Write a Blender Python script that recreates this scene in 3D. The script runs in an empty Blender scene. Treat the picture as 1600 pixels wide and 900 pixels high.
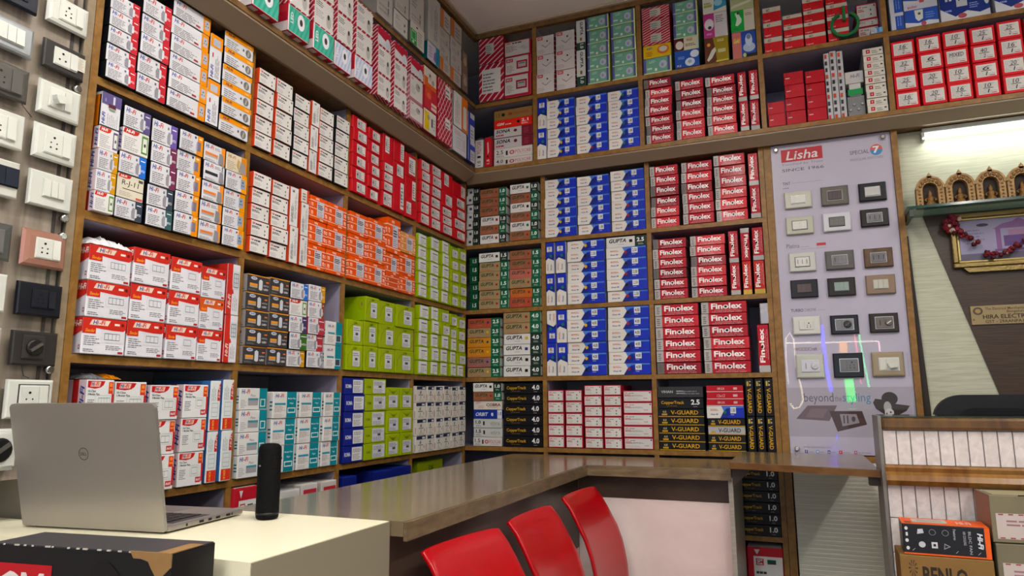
import bpy, bmesh, math, random
from mathutils import Vector, Matrix
random.seed(7)
R_ = math.radians
scene = bpy.context.scene
C = scene.collection
# ------------------------------------------------------------------ camera
EYE = Vector((0, 0, 1.30))
def make_camera():
    yaw, pit, rol = R_(22.095), R_(9.095), R_(-0.276)
    fw = Vector((-math.sin(yaw)*math.cos(pit), math.cos(yaw)*math.cos(pit), math.sin(pit)))
    r = Vector((math.cos(yaw), math.sin(yaw), 0)); u = r.cross(fw)
    r2 = r*math.cos(rol)+u*math.sin(rol); u2 = -r*math.sin(rol)+u*math.cos(rol)
    cd = bpy.data.cameras.new('camera'); cam = bpy.data.objects.new('camera', cd); C.objects.link(cam)
    m = Matrix((r2, u2, -fw)).transposed().to_4x4(); m.translation = EYE
    cam.matrix_world = m
    cd.sensor_width = 36; cd.lens = 1088.0/1600*36; cd.clip_start = .02
    scene.camera = cam
make_camera()
# ------------------------------------------------------------------ world (daylight of the street coming in through the open shop front)
w = bpy.data.worlds.new('world'); scene.world = w; w.use_nodes = True
w.node_tree.nodes['Background'].inputs[0].default_value = (.93, .96, 1, 1)
w.node_tree.nodes['Background'].inputs[1].default_value = .62
# ------------------------------------------------------------------ added fill lamps below the shop ceiling, all out of view
def area(name, loc, sx, sy, power, col=(1, .97, .92), rot=(0, 0, 0)):
    ld = bpy.data.lights.new(name, 'AREA'); ld.shape = 'RECTANGLE'; ld.size = sx; ld.size_y = sy
    ld.energy = power; ld.color = col
    o = bpy.data.objects.new(name, ld); C.objects.link(o); o.location = loc; o.rotation_euler = rot
    return o
# invented suspended batten lamps: most of the light goes down, a little up to the ceiling
FILL_LAMPS = [(-.30, .95, 17), (1.30, 1.15, 15), (-.52, -.6, 20), (1.35, -.6, 22), (-.75, -2.0, 18), (1.75, -2.0, 18)]
CEIL = 3.04; LAMPZ = 2.90
for x, y, pw in FILL_LAMPS:
    area('added_fill_down', (x, y, LAMPZ-.018), .10, 1.1, pw)
    area('added_fill_up', (x, y, LAMPZ+.018), .10, 1.1, pw*.6, rot=(math.pi, 0, 0))
vs = scene.view_settings
vs.view_transform = 'Standard'; vs.look = 'None'; vs.gamma = 1; vs.use_curve_mapping = False
vs.exposure = .24
# ------------------------------------------------------------------ helpers
def lin(h):
    h = h.lstrip('#'); o = []
    for i in (0, 2, 4):
        c = int(h[i:i+2], 16)/255
        o.append(c/12.92 if c <= .04045 else ((c+.055)/1.055)**2.4)
    return o
MATS = {}
def M(h, rough=.5, metal=0, bump=0, bscale=60, var=.10, noise=.06, nscale=18, coat=0, alpha=1, trans=0, emit=0, spec=.3):
    key = (spec, h, rough, metal, bump, bscale, var, noise, nscale, coat, alpha, trans, emit)
    if key in MATS: return MATS[key]
    m = bpy.data.materials.new('m_'+h.lstrip('#')); m.use_nodes = True; MATS[key] = m
    nt = m.node_tree; b = nt.nodes['Principled BSDF']; N = nt.nodes.new; L = nt.links.new
    c = lin(h)
    if not emit:
        lu = .2126*c[0]+.7152*c[1]+.0722*c[2]; c = [max(0, lu+(q-lu)*1.08)**1.05 for q in c]
    oi = N('ShaderNodeObjectInfo'); tc = N('ShaderNodeTexCoord'); nz = N('ShaderNodeTexNoise')
    nz.inputs['Scale'].default_value = nscale; nz.inputs['Detail'].default_value = 4
    L(tc.outputs['Object'], nz.inputs['Vector'])
    a = N('ShaderNodeMath'); a.operation = 'MULTIPLY_ADD'; a.inputs[1].default_value = var; a.inputs[2].default_value = 1-var/2-noise/2
    L(oi.outputs['Random'], a.inputs[0])
    a2 = N('ShaderNodeMath'); a2.operation = 'MULTIPLY_ADD'; a2.inputs[1].default_value = noise
    L(nz.outputs['Fac'], a2.inputs[0]); L(a.outputs[0], a2.inputs[2])
    vm = N('ShaderNodeVectorMath'); vm.operation = 'SCALE'; vm.inputs[0].default_value = c
    L(a2.outputs[0], vm.inputs['Scale']); L(vm.outputs['Vector'], b.inputs['Base Color'])
    b.inputs['Roughness'].default_value = rough; b.inputs['Metallic'].default_value = metal; b.inputs['Specular IOR Level'].default_value = spec
    if coat: b.inputs['Coat Weight'].default_value = coat; b.inputs['Coat Roughness'].default_value = .08
    if alpha < 1: b.inputs['Alpha'].default_value = alpha
    if trans: b.inputs['Transmission Weight'].default_value = trans; b.inputs['IOR'].default_value = 1.45
    if emit:
        b.inputs['Emission Color'].default_value = (*c, 1); b.inputs['Emission Strength'].default_value = emit
    if bump:
        n2 = N('ShaderNodeTexNoise'); n2.inputs['Scale'].default_value = bscale; n2.inputs['Detail'].default_value = 3
        L(tc.outputs['Object'], n2.inputs['Vector'])
        bp = N('ShaderNodeBump'); bp.inputs['Strength'].default_value = bump; bp.inputs['Distance'].default_value = .004
        L(n2.outputs['Fac'], bp.inputs['Height']); L(bp.outputs['Normal'], b.inputs['Normal'])
    return m
def clear(tint='#ffffff', rough=.03, ior=1.49):
    key = ('clear', tint, rough, ior)
    if key in MATS: return MATS[key]
    m = bpy.data.materials.new('clear_sheet'); m.use_nodes = True; MATS[key] = m
    nt = m.node_tree; N = nt.nodes.new; L = nt.links.new; nt.nodes.remove(nt.nodes['Principled BSDF'])
    fr = N('ShaderNodeFresnel'); fr.inputs['IOR'].default_value = ior
    tr = N('ShaderNodeBsdfTransparent'); tr.inputs['Color'].default_value = (*lin(tint), 1)
    gl = N('ShaderNodeBsdfGlossy'); gl.inputs['Roughness'].default_value = rough
    ge = N('ShaderNodeNewGeometry'); iv = N('ShaderNodeMath'); iv.operation = 'SUBTRACT'; iv.inputs[0].default_value = 1; L(ge.outputs['Backfacing'], iv.inputs[1]); mu = N('ShaderNodeMath'); mu.operation = 'MULTIPLY'; L(fr.outputs[0], mu.inputs[0]); L(iv.outputs[0], mu.inputs[1])
    mx = N('ShaderNodeMixShader'); L(mu.outputs[0], mx.inputs[0]); L(tr.outputs[0], mx.inputs[1]); L(gl.outputs[0], mx.inputs[2])
    L(mx.outputs[0], nt.nodes['Material Output'].inputs['Surface']); return m
def grain(h1, h2, scale=(1, 1, 30), rough=.4, dist=.6, nscale=6, coat=0, lo=.35, hi=.65, wrough=None):
    key = ('g', h1, h2, scale, rough, nscale, coat, lo, hi)
    if key in MATS: return MATS[key]
    m = bpy.data.materials.new('wood_'+h1.lstrip('#')); m.use_nodes = True; MATS[key] = m
    nt = m.node_tree; b = nt.nodes['Principled BSDF']; N = nt.nodes.new; L = nt.links.new
    tc = N('ShaderNodeTexCoord'); mp = N('ShaderNodeMapping'); mp.inputs['Scale'].default_value = scale
    L(tc.outputs['Object'], mp.inputs['Vector'])
    nz = N('ShaderNodeTexNoise'); nz.inputs['Scale'].default_value = nscale; nz.inputs['Detail'].default_value = 6; nz.inputs['Distortion'].default_value = dist
    L(mp.outputs['Vector'], nz.inputs['Vector'])
    cr = N('ShaderNodeValToRGB'); cr.color_ramp.elements[0].position = lo; cr.color_ramp.elements[1].position = hi
    cr.color_ramp.elements[0].color = (*lin(h1), 1); cr.color_ramp.elements[1].color = (*lin(h2), 1)
    L(nz.outputs['Fac'], cr.inputs['Fac']); L(cr.outputs['Color'], b.inputs['Base Color'])
    b.inputs['Roughness'].default_value = rough; b.inputs['Specular IOR Level'].default_value = .28
    if coat: b.inputs['Coat Weight'].default_value = coat; b.inputs['Coat Roughness'].default_value = .1
    return m
# --- geometry collector for ordinary things
class G:
    def __init__(s): s.v = []; s.f = []; s.sm = []
    def box(s, x0, x1, y0, y1, z0, z1, c=0):
        if c <= 0:
            n = len(s.v)
            s.v += [(x, y, z) for z in (z0, z1) for y in (y0, y1) for x in (x0, x1)]
            s.f += [tuple(n+i for i in q) for q in ((0, 2, 3, 1), (4, 5, 7, 6), (0, 1, 5, 4), (2, 6, 7, 3), (0, 4, 6, 2), (1, 3, 7, 5))]
            s.sm += [False]*6
            return s
        cc = min(c, (x1-x0)/2.01, (y1-y0)/2.01, (z1-z0)/2.01)
        bm = bmesh.new(); bmesh.ops.create_cube(bm, size=1)
        for v in bm.verts:
            v.co = Vector(((x0+x1)/2+v.co.x*(x1-x0), (y0+y1)/2+v.co.y*(y1-y0), (z0+z1)/2+v.co.z*(z1-z0)))
        bmesh.ops.bevel(bm, geom=bm.edges[:], offset=cc, segments=2, affect='EDGES', profile=.5)
        s.addbm(bm); return s
    def addbm(s, bm, smooth=False, mat=None):
        bm.verts.ensure_lookup_table(); n = len(s.v)
        for i, v in enumerate(bm.verts): v.index = i
        s.v += [tuple((mat @ v.co) if mat else v.co) for v in bm.verts]
        for f in bm.faces: s.f.append(tuple(n+v.index for v in f.verts)); s.sm.append(smooth)
        bm.free(); return s
    def prism(s, pts, a0, a1, axis='y', smooth=False):
        # pts 2d: axis y -> (x,z); axis x -> (y,z); axis z -> (x,y)
        n = len(s.v); k = len(pts)
        def P(p, a):
            if axis == 'y': return (p[0], a, p[1])
            if axis == 'x': return (a, p[0], p[1])
            return (p[0], p[1], a)
        s.v += [P(p, a0) for p in pts]+[P(p, a1) for p in pts]
        s.f += [tuple(range(n, n+k)), tuple(range(n+2*k-1, n+k-1, -1))]; s.sm += [False]*2
        for i in range(k):
            j = (i+1) % k; s.f.append((n+i, n+k+i, n+k+j, n+j)); s.sm.append(smooth)
        return s
    def tube(s, path, r, n=8, caps=True):
        path = [Vector(p) for p in path]; base = len(s.v); k = len(path)
        for i, p in enumerate(path):
            d = (path[min(i+1, k-1)]-path[max(i-1, 0)]).normalized()
            a = d.orthogonal().normalized()
            if i and abs(d.dot(pa)) < .99: a = (pa-d*pa.dot(d)).normalized()
            pa = a; b = d.cross(a)
            rr = r[i] if isinstance(r, (list, tuple)) else r
            for j in range(n):
                t = 2*math.pi*j/n; s.v.append(tuple(p+(a*math.cos(t)+b*math.sin(t))*rr))
        for i in range(k-1):
            for j in range(n):
                q = (j+1) % n
                s.f.append((base+i*n+j, base+i*n+q, base+(i+1)*n+q, base+(i+1)*n+j)); s.sm.append(True)
        if caps:
            s.f.append(tuple(base+j for j in range(n-1, -1, -1))); s.f.append(tuple(base+(k-1)*n+j for j in range(n))); s.sm += [False]*2
        return s
    def lathe(s, prof, center, axis='z', n=20, smooth=True):
        cx, cy, cz = center; base = len(s.v); k = len(prof)
        for r, h in prof:
            for j in range(n):
                t = 2*math.pi*j/n; a, b = r*math.cos(t), r*math.sin(t)
                s.v.append((cx+a, cy+b, cz+h) if axis == 'z' else ((cx+a, cy+h, cz+b) if axis == 'y' else (cx+h, cy+a, cz+b)))
        for i in range(k-1):
            for j in range(n):
                q = (j+1) % n; s.f.append((base+i*n+j, base+i*n+q, base+(i+1)*n+q, base+(i+1)*n+j)); s.sm.append(smooth)
        s.f.append(tuple(base+j for j in range(n-1, -1, -1))); s.f.append(tuple(base+(k-1)*n+j for j in range(n))); s.sm += [False]*2
        return s
    def poly3(s, pts): n = len(s.v); s.v += [tuple(p) for p in pts]; s.f.append(tuple(range(n, n+len(pts)))); s.sm.append(False); return s
    def mesh(s, name):
        me = bpy.data.meshes.new(name); me.from_pydata(s.v, [], s.f)
        bm = bmesh.new(); bm.from_mesh(me); bmesh.ops.recalc_face_normals(bm, faces=bm.faces[:]); bm.to_mesh(me); bm.free()
        me.polygons.foreach_set('use_smooth', s.sm); me.update(); return me
    def build(s, name, mat, parent=None, **kw):
        me = s.mesh(name); me.materials.append(mat)
        o = bpy.data.objects.new(name, me); C.objects.link(o)
        if parent: o.parent = parent
        if kw: tag(o, **kw)
        return o
def tag(o, label=None, cat=None, group=None, kind=None):
    if label: o['label'] = label
    if cat: o['category'] = cat
    if group: o['group'] = group
    if kind: o['kind'] = kind
    return o
def empty(name, loc=(0, 0, 0), rz=0, **kw):
    o = bpy.data.objects.new(name, None); C.objects.link(o); o.location = loc; o.rotation_euler = (0, 0, rz); o.empty_display_size = .05
    if kw: tag(o, **kw)
    return o
# --- text outlines, cached as flat meshes normalised to a unit box
TXT = {}
def glyphs(s, bold=.0, shear=0):
    key = (s, bold, shear)
    if key in TXT: return TXT[key]
    cu = bpy.data.curves.new('t', 'FONT'); cu.body = s; cu.offset = bold; cu.shear = shear; cu.resolution_u = 2; cu.fill_mode = 'FRONT'
    o = bpy.data.objects.new('t', cu); C.objects.link(o)
    dg = bpy.context.evaluated_depsgraph_get(); me = o.evaluated_get(dg).to_mesh()
    V = [(v.co.x, v.co.y) for v in me.vertices]; F = [tuple(p.vertices) for p in me.polygons]
    o.evaluated_get(dg).to_mesh_clear(); bpy.data.objects.remove(o); bpy.data.curves.remove(cu)
    x0 = min(v[0] for v in V); x1 = max(v[0] for v in V); y0 = min(v[1] for v in V); y1 = max(v[1] for v in V)
    V = [((a-x0)/(x1-x0+1e-9), (b-y0)/(y1-y0+1e-9)) for a, b in V]
    TXT[key] = (V, F, (x1-x0)/(y1-y0+1e-9)); return TXT[key]
def clip_poly(P, u0, v0, u1, v1):
    for ax, lim, sg in ((0, u0, 1), (0, u1, -1), (1, v0, 1), (1, v1, -1)):
        out = []
        for i in range(len(P)):
            a, b = P[i], P[(i+1) % len(P)]; da = (a[ax]-lim)*sg; db = (b[ax]-lim)*sg
            if da >= 0: out.append(a)
            if (da >= 0) != (db >= 0):
                t = da/(da-db); out.append((a[0]+(b[0]-a[0])*t, a[1]+(b[1]-a[1])*t))
        P = out
        if len(P) < 3: return []
    return P
# --- flat print: items in unit (u,v) space of a face, stacked in very thin layers
def r(u0, v0, u1, v1, c): return ('poly', [(u0, v0), (u1, v0), (u1, v1), (u0, v1)], c)
def p(pts, c): return ('poly', pts, c)
def t(s, u0, v0, u1, v1, c, bold=.02, sh=0, rot=0): return ('txt', s, u0, v0, u1, v1, c, bold, sh, rot)
def e(cu, cv, ru, rv, c, n=14): return ('poly', [(cu+ru*math.cos(2*math.pi*i/n), cv+rv*math.sin(2*math.pi*i/n)) for i in range(n)], c)
def o_(u0, v0, u1, v1, tu, tv, c): return ('multi', [[(u0, v0), (u1, v0), (u1, v0+tv), (u0, v0+tv)], [(u0, v1-tv), (u1, v1-tv), (u1, v1), (u0, v1)], [(u0, v0+tv), (u0+tu, v0+tv), (u0+tu, v1-tv), (u0, v1-tv)], [(u1-tu, v0+tv), (u1, v0+tv), (u1, v1-tv), (u1-tu, v1-tv)]], c)
def f(u0, v0, u1, v1, n, c='#77777d', k=.45, vert=False, seed=1):
    rr = random.Random(seed*31+n); P = []
    for i in range(n):
        if not vert:
            b = v1-(i+1)*(v1-v0)/n; h = (v1-v0)/n*k; x = u0
            e_ = u0+(u1-u0)*rr.uniform(.55, 1)
            while x < e_-.005:
                wd = min(e_-x, (u1-u0)*rr.uniform(.08, .3)); P.append([(x, b), (x+wd, b), (x+wd, b+h), (x, b+h)]); x += wd+(u1-u0)*.035
        else:
            a = u0+i*(u1-u0)/n; wd = (u1-u0)/n*k; b = v0
            e_ = v0+(v1-v0)*rr.uniform(.55, 1)
            while b < e_-.005:
                h = min(e_-b, (v1-v0)*rr.uniform(.08, .3)); P.append([(a, b), (a+wd, b), (a+wd, b+h), (a, b+h)]); b += h+(v1-v0)*.035
    return ('multi', P, c)
def stripes(u0, v0, u1, v1, n, slope, th, c):
    P = []; span = (v1-v0)+abs(slope)*(u1-u0)
    lo = v0-(slope*(u1-u0) if slope > 0 else 0)
    for i in range(n):
        b = lo+span*(i+.5)/n; q = clip_poly([(u0, b), (u1, b+slope*(u1-u0)), (u1, b+slope*(u1-u0)+th), (u0, b+th)], u0, v0, u1, v1)
        if q: P.append(q)
    return ('multi', P, c)
def hifi(u0, v0, u1, v1, b='#27408f', rd='#b5322f'):
    m = u0+(u1-u0)*.44
    return [t('Hi', u0, v0, m, v1, b, .022, .2), t('-Fi', m+.012, v0, u1, v1, rd, .022, .2)]
class Print:
    def __init__(s): s.v = []; s.f = []; s.c = []; s.layers = []
    def add(s, items, mp, base=0, unit=.0003):
        """mp(u,v,offset) -> 3d point"""
        placed = []
        for it in items:
            if it[0] == 'poly': polys = [it[1]]; col = it[2]
            elif it[0] == 'multi': polys = it[1]; col = it[2]
            else:
                _, st, u0, v0, u1, v1, col, bold, sh, rot = it
                V, F, _a = glyphs(st, bold, sh)
                if rot == 0: V2 = [(u0+a*(u1-u0), v0+b*(v1-v0)) for a, b in V]
                elif rot == 1: V2 = [(u1-b*(u1-u0), v0+a*(v1-v0)) for a, b in V]   # reads upwards
                else: V2 = [(u0+b*(u1-u0), v1-a*(v1-v0)) for a, b in V]            # reads downwards
                polys = None
            if polys is not None and not polys: continue
            pts = [q for pl in polys for q in pl] if polys is not None else V2
            bb = (min(q[0] for q in pts), min(q[1] for q in pts), max(q[0] for q in pts), max(q[1] for q in pts))
            lay = 1
            for (b2, l2) in placed:
                if bb[0] < b2[2] and b2[0] < bb[2] and bb[1] < b2[3] and b2[1] < bb[3]: lay = max(lay, l2+1)
            placed.append((bb, lay)); off = (base+lay)*unit
            n = len(s.v)
            if polys is not None:
                for pl in polys:
                    n = len(s.v); s.v += [mp(a, b, off) for a, b in pl]; s.f.append(tuple(range(n, n+len(pl)))); s.c.append(col)
            else:
                s.v += [mp(a, b, off) for a, b in V2]; s.f += [tuple(n+i for i in q) for q in F]; s.c += [col]*len(F)
        return s
    def quad(s, pts, col): n = len(s.v); s.v += pts; s.f.append(tuple(range(n, n+len(pts)))); s.c.append(col)
    def mesh(s, name, matfn):
        me = bpy.data.meshes.new(name); me.from_pydata(s.v, [], s.f)
        cols = []
        for c in s.c:
            if c not in cols: cols.append(c)
        for c in cols: me.materials.append(matfn(c))
        me.polygons.foreach_set('material_index', [cols.index(c) for c in s.c]); me.update(); return me
    def build(s, name, parent=None, matfn=None, **kw):
        o = bpy.data.objects.new(name, s.mesh(name, matfn or (lambda c: M(c, .5)))); C.objects.link(o)
        if parent: o.parent = parent
        if kw: tag(o, **kw)
        return o
# ================================================================== carton kinds: print on the front (unit square), colours of the other faces
W_, K_, GY = '#cdcdd1', '#15151a', '#8b8b90'
def D(base, items, side=None, seam=None, desc='carton', name='carton', cat='carton', top=None, bot=None, L=None, Rt=None, B=None, stk=None, rough=.45, bump=0, asp=1.6, edge=None, coat=0, d=.2):
    if seam is None and (side == K_ or bot == '#121214'): seam = '#17161a'
    if seam: items = [r(0, 0, 1, .03, seam), r(.985, 0, 1, 1, seam)]+list(items) if side == K_ else [r(0, 0, 1, .05, seam)]+list(items)
    return dict(base=base, items=items, side=side or base, top=top or side or base, bot=bot or side or base, L=L, Rt=Rt, B=B, stk=stk, desc=desc, name=name, cat=cat, rough=rough, bump=bump, asp=asp, edge=edge or base, coat=coat, d=d)
def band(col, b0=.74, prod=True, desc='', side=K_, wt='#e6e6ea', L=None, **k):
    it = [p([(b0, 0), (1, 0), (1, 1), (b0-.02, 1)], col)]+hifi(.05, .7, .42, .92)+[f(.06, .1, .58, .62, 6), r(.6, .74, .66, .86, '#5d6a7c')]
    it += [t('SWITCH', b0+.05, .28, .95, .40, wt, .01), r(b0+.04, .8, .95, .84, wt)]
    if prod: it += [p([(b0-.13, .14), (b0-.03, .10), (b0+.02, .2), (b0+.02, .62), (b0-.1, .66), (b0-.15, .45)], '#8f8f96'), p([(b0-.02, .12), (b0+.06, .2), (b0+.05, .6), (b0-.02, .62)], '#c9c9cd')]
    return D(W_, it, side=side, desc='white '+desc+' switch carton', name='switch_carton', L=L, **k)
def flag(col, desc):
    it = [p([(.0, .78), (.04, .98), (.62, .98), (.56, .82), (.42, .76)], '#b9372f'), t('Hi-Fi', .1, .82, .42, .95, '#e8e8ea', .03, .25), f(.06, .1, .62, .68, 7, '#a5a5aa'), r(.72, .12, .96, .9, col), r(.76, .2, .92, .8, '#cfd4c8'), e(.84, .5, .04, .08, '#4a4a4a')]
    return D('#d6d4d2', it, side='#c9b9bd', desc='white red-flagged '+desc+' carton', name='switch_carton', L=[r(.5, 0, .72, 1, '#a8302f'), t('Hi-Fi', .8, .1, .95, .9, '#2a3f88', .03, .25, 1)])
def plates(n, u0, v0, u1, v1, c='#6f777c'):
    m = (u1-u0)/(n*1.0); out = [o_(u0, v0, u1, v1, .008, .014, c)]
    for i in range(1, n): out.append(r(u0+m*i-.004, v0, u0+m*i+.004, v1, c))
    return out
def big(n, red='#b8322a', desc='red and white'):
    it = [p([(0, .56), (.3, .56), (.3, .72), (.92, .66), (1, .74), (1, 1), (0, 1)], red), p([(.14, .80), (.56, .80), (.62, .95), (.2, .95)], '#d9c4b4')]+hifi(.22, .82, .5, .94)
    w = {4: .36, 3: .34, 2: .3, 1: .24}[n]; c0 = .68
    it += [t('Slender', .06, .6, .28, .69, '#e8a13c', .01, .3), r(c0-w*.72, .33, c0+w*.72+.03, .68, '#cfcfd4')]+plates(n, c0-w*.5, .41, c0+w*.5, .6, '#5e6a70')
    it += [f(.05, .24, .42, .52, 5), f(.05, .06, .3, .16, 2, '#55555a'), f(.55, .14, .95, .28, 3), r(.84, .04, .96, .1, '#a33036'), r(.72, .83, .84, .89, '#e2d2ca'), e(.91, .86, .035, .05, '#6d1c1c')]
    return D('#d3d3d9', it, side='#c9c6cd', bot='#2a2422', top='#b04a38', desc=desc+' plate carton', name='switch_plate_carton', L=[p([(0, .3), (1, .62), (1, 1), (0, 1)], red), t('Hi-Fi', .55, .75, .97, .92, '#e0d0c8', .03, .25), o_(.86, .12, .95, .24, .02, .03, '#9b4347')], asp=1.3)
def hcl(n):
    it = [p([(.03, .80), (.03, .97), (.66, .97), (.6, .86), (.5, .8), (.3, .77)], '#b52a2c'), p([(.12, .82), (.46, .82), (.5, .95), (.16, .95)], '#d8b0a2')]+hifi(.15, .84, .42, .94)
    it += [r(.8, .64, .97, .95, '#c9412c'), t('10', .84, .82, .93, .92, '#f0b25a', .03), t('NOS', .83, .72, .95, .78, '#f0b25a', .02), t('Hi-Class', .06, .68, .34, .74, '#44444a', .02), t('%d Modular Plate' % (n*2 if n > 1 else 1), .06, .6, .48, .66, '#44444a', .02)]
    c0 = .66; w = .16+.07*n
    it += [o_(c0-w*.75, .28, c0+w*.75, .6, .01, .012, '#a9b3b3'), r(.93, .1, 1, .64, '#b52a2c')]+plates(n, c0-w*.5, .34, c0+w*.5, .54, '#7d8a8c')+[f(.06, .22, .34, .52, 6), r(.72, .08, .92, .24, '#b52a2c'), t('Hi-Fi', .74, .12, .9, .2, '#d8d8da', .03, .25)]
    return D('#d2d4d4', it, side='#c8b4b8', desc='white red-oval plate carton', name='switch_plate_carton', L=[r(.3, 0, .6, 1, '#b52a2c'), t('Hi-Fi', .68, .2, .9, .85, '#2a3f88', .03, .25, 1)], asp=1.0)
def breaker(side, bot, desc):
    it = [t('GM', .05, .74, .2, .88, '#b8434a', .03), f(.24, .74, .8, .86, 1, '#3a3a40', .8), f(.05, .52, .5, .68, 2, '#4b4b52', .6), f(.05, .14, .45, .4, 3, '#a9a9ae'), r(.86, .76, .93, .88, '#33333a'), r(.74, .42, .79, .54, '#4b4b52'), r(.74, .18, .79, .3, '#4b4b52')]
    return D('#d2d0cc', it, side=side, bot=bot, top=bot, edge=side, desc=desc, name='breaker_carton', asp=1.6)
def vbreaker():
    return D('#d0d0cd', [f(.2, .1, .5, .6, 3, '#55555a', .5, True), t('GM', .25, .86, .5, .93, '#33333a', .03), f(.6, .2, .85, .9, 2, '#9a9a9e', .5, True)], side='#c44a2c', bot='#8e2326', edge='#a23d30', desc='white upright breaker carton', name='breaker_carton', asp=.4)
def redbox(u0, v0, u1, v1, desc, extra=()):
    return D('#b81f29', list(extra), side='#c12a30', top='#a01c26', bot='#8c1a22', desc=desc, name='breaker_carton', asp=1.7, stk=[r(u0, v0, u1, v1, '#cfcbc9'), f(u0+.04, v0+.08, u1-.03, v1-.08, 6, '#77777c', .5, False, int(u0*100)), r(u0+.1*(u1-u0), v0+.35*(v1-v0), u0+.22*(u1-u0), v0+.6*(v1-v0), '#3b3b40'), r(u0+.7*(u1-u0), v0+.1*(v1-v0), u0+.92*(u1-u0), v0+.16*(v1-v0), '#a33a40')])
def anchor(base, stk=True, desc='orange'):
    it = [r(0, .78, 1, .815, '#e7bfae'), r(0, .46, 1, .49, '#e7bfae'), r(0, .13, 1, .16, '#e7bfae'), t('ro', .05, .55, .16, .7, '#eec9ba', .03), t('ro', .05, .2, .16, .36, '#eec9ba', .03), t('roma', .3, .86, .5, .94, '#eec9ba', .03), t('ro', .86, .55, .97, .7, '#eec9ba', .03), t('ro', .86, .22, .97, .38, '#eec9ba', .03), t('roma', .55, .02, .75, .1, '#eec9ba', .03)]
    s = [r(.36, .18, .78, .82, '#c3c0c9'), t('roma', .4, .72, .5, .77, '#a33a40', .03), f(.4, .48, .74, .7, 3, '#35353c', .6), f(.4, .22, .74, .44, 4, '#8c8c96')]
    return D(base, it, side=base, L=[r(0, .78, 1, .82, '#e7bfae'), r(0, .46, 1, .5, '#e7bfae'), r(0, .14, 1, .18, '#e7bfae'), t('ro', .75, .55, .95, .72, '#eec9ba', .03), t('ro', .75, .2, .95, .38, '#eec9ba', .03)], desc=desc+' striped switch carton', name='switch_carton', stk=s if stk else None, asp=1.2, d=.16)
LM = '#94a522'
def lime(kind):
    if kind == 'a': return D(LM, [p([(.3, 0), (.7, 0), (.62, .12), (.38, .14)], '#6f9a1c')], side='#93ab22', top='#a3bb33', desc='lime white-labelled switch carton', name='switch_carton', asp=1.6, stk=[p([(.02, .1), (.3, .14), (.42, .1), (.74, .06), (.74, .96), (.02, .98)], '#cfd0cf'), r(.22, .68, .68, .76, '#63636a'), f(.22, .2, .66, .62, 5, '#9a9aa6'), r(.62, .3, .67, .36, '#33333a')])
    if kind == 'b': return D(LM, [t('VIVO', .3, .84, .6, .95, '#5c7216', .02)], side='#93ab22', desc='lime low-labelled switch carton', name='switch_carton', asp=1.4, stk=[r(.2, .1, .92, .74, '#c6c8cd'), f(.26, .18, .86, .66, 5, '#92929c'), r(.55, .42, .66, .52, '#4b4b58')])
    curl = [p([(.06, .3), (.12, .6), (.3, .82), (.56, .88), (.56, .86), (.31, .8), (.14, .59), (.08, .3)], '#6d821a'), p([(.7, .05), (.86, .2), (.95, .5), (.97, .5), (.88, .18), (.72, .03)], '#7d9420')]
    if kind == 'l': return D(LM, curl+[t('ROMA', .42, .84, .62, .93, '#4f641a', .02)], side='#8aa11f', top='#a3bb33', desc='large lime switch carton', name='switch_carton', L=[e(.7, .7, .2, .25, '#7d9420'), e(.7, .7, .16, .2, '#8aa11f'), e(.74, .68, .05, .1, '#8a6a4a')], asp=1.2, stk=[r(.36, .16, .8, .78, '#c4c7ca'), f(.4, .58, .76, .74, 2, '#7d7d86'), r(.5, .4, .66, .5, '#4b4b52'), f(.4, .2, .76, .36, 3, '#8c8c94')])
    if kind == 'w': return D(LM, [t('ROMA', .1, .4, .28, .56, '#4f641a', .02)], side='#8aa11f', desc='wide lime switch carton', name='switch_carton', asp=2.3, stk=[r(.36, .1, .94, .92, '#c2c3cb'), f(.4, .6, .9, .86, 3, '#7d7d86'), r(.62, .44, .76, .58, '#4b4b52'), f(.4, .16, .88, .4, 3, '#8c8c94')])
    return D(LM, [p([(.2, .92), (.46, .76), (.54, .76), (.8, .92), (.8, .9), (.54, .72), (.46, .72), (.2, .9)], '#4f641a'), t('VIVO', .38, .74, .62, .84, '#4f641a', .02)], side='#8aa11f', desc='tall lime switch carton', name='switch_carton', asp=1.1, stk=[r(.16, .12, .84, .66, '#c2c3cb'), f(.2, .44, .8, .62, 3, '#7d7d86'), r(.44, .32, .66, .42, '#4b4b52'), f(.2, .16, .7, .28, 2, '#8c8c94')])
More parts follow.
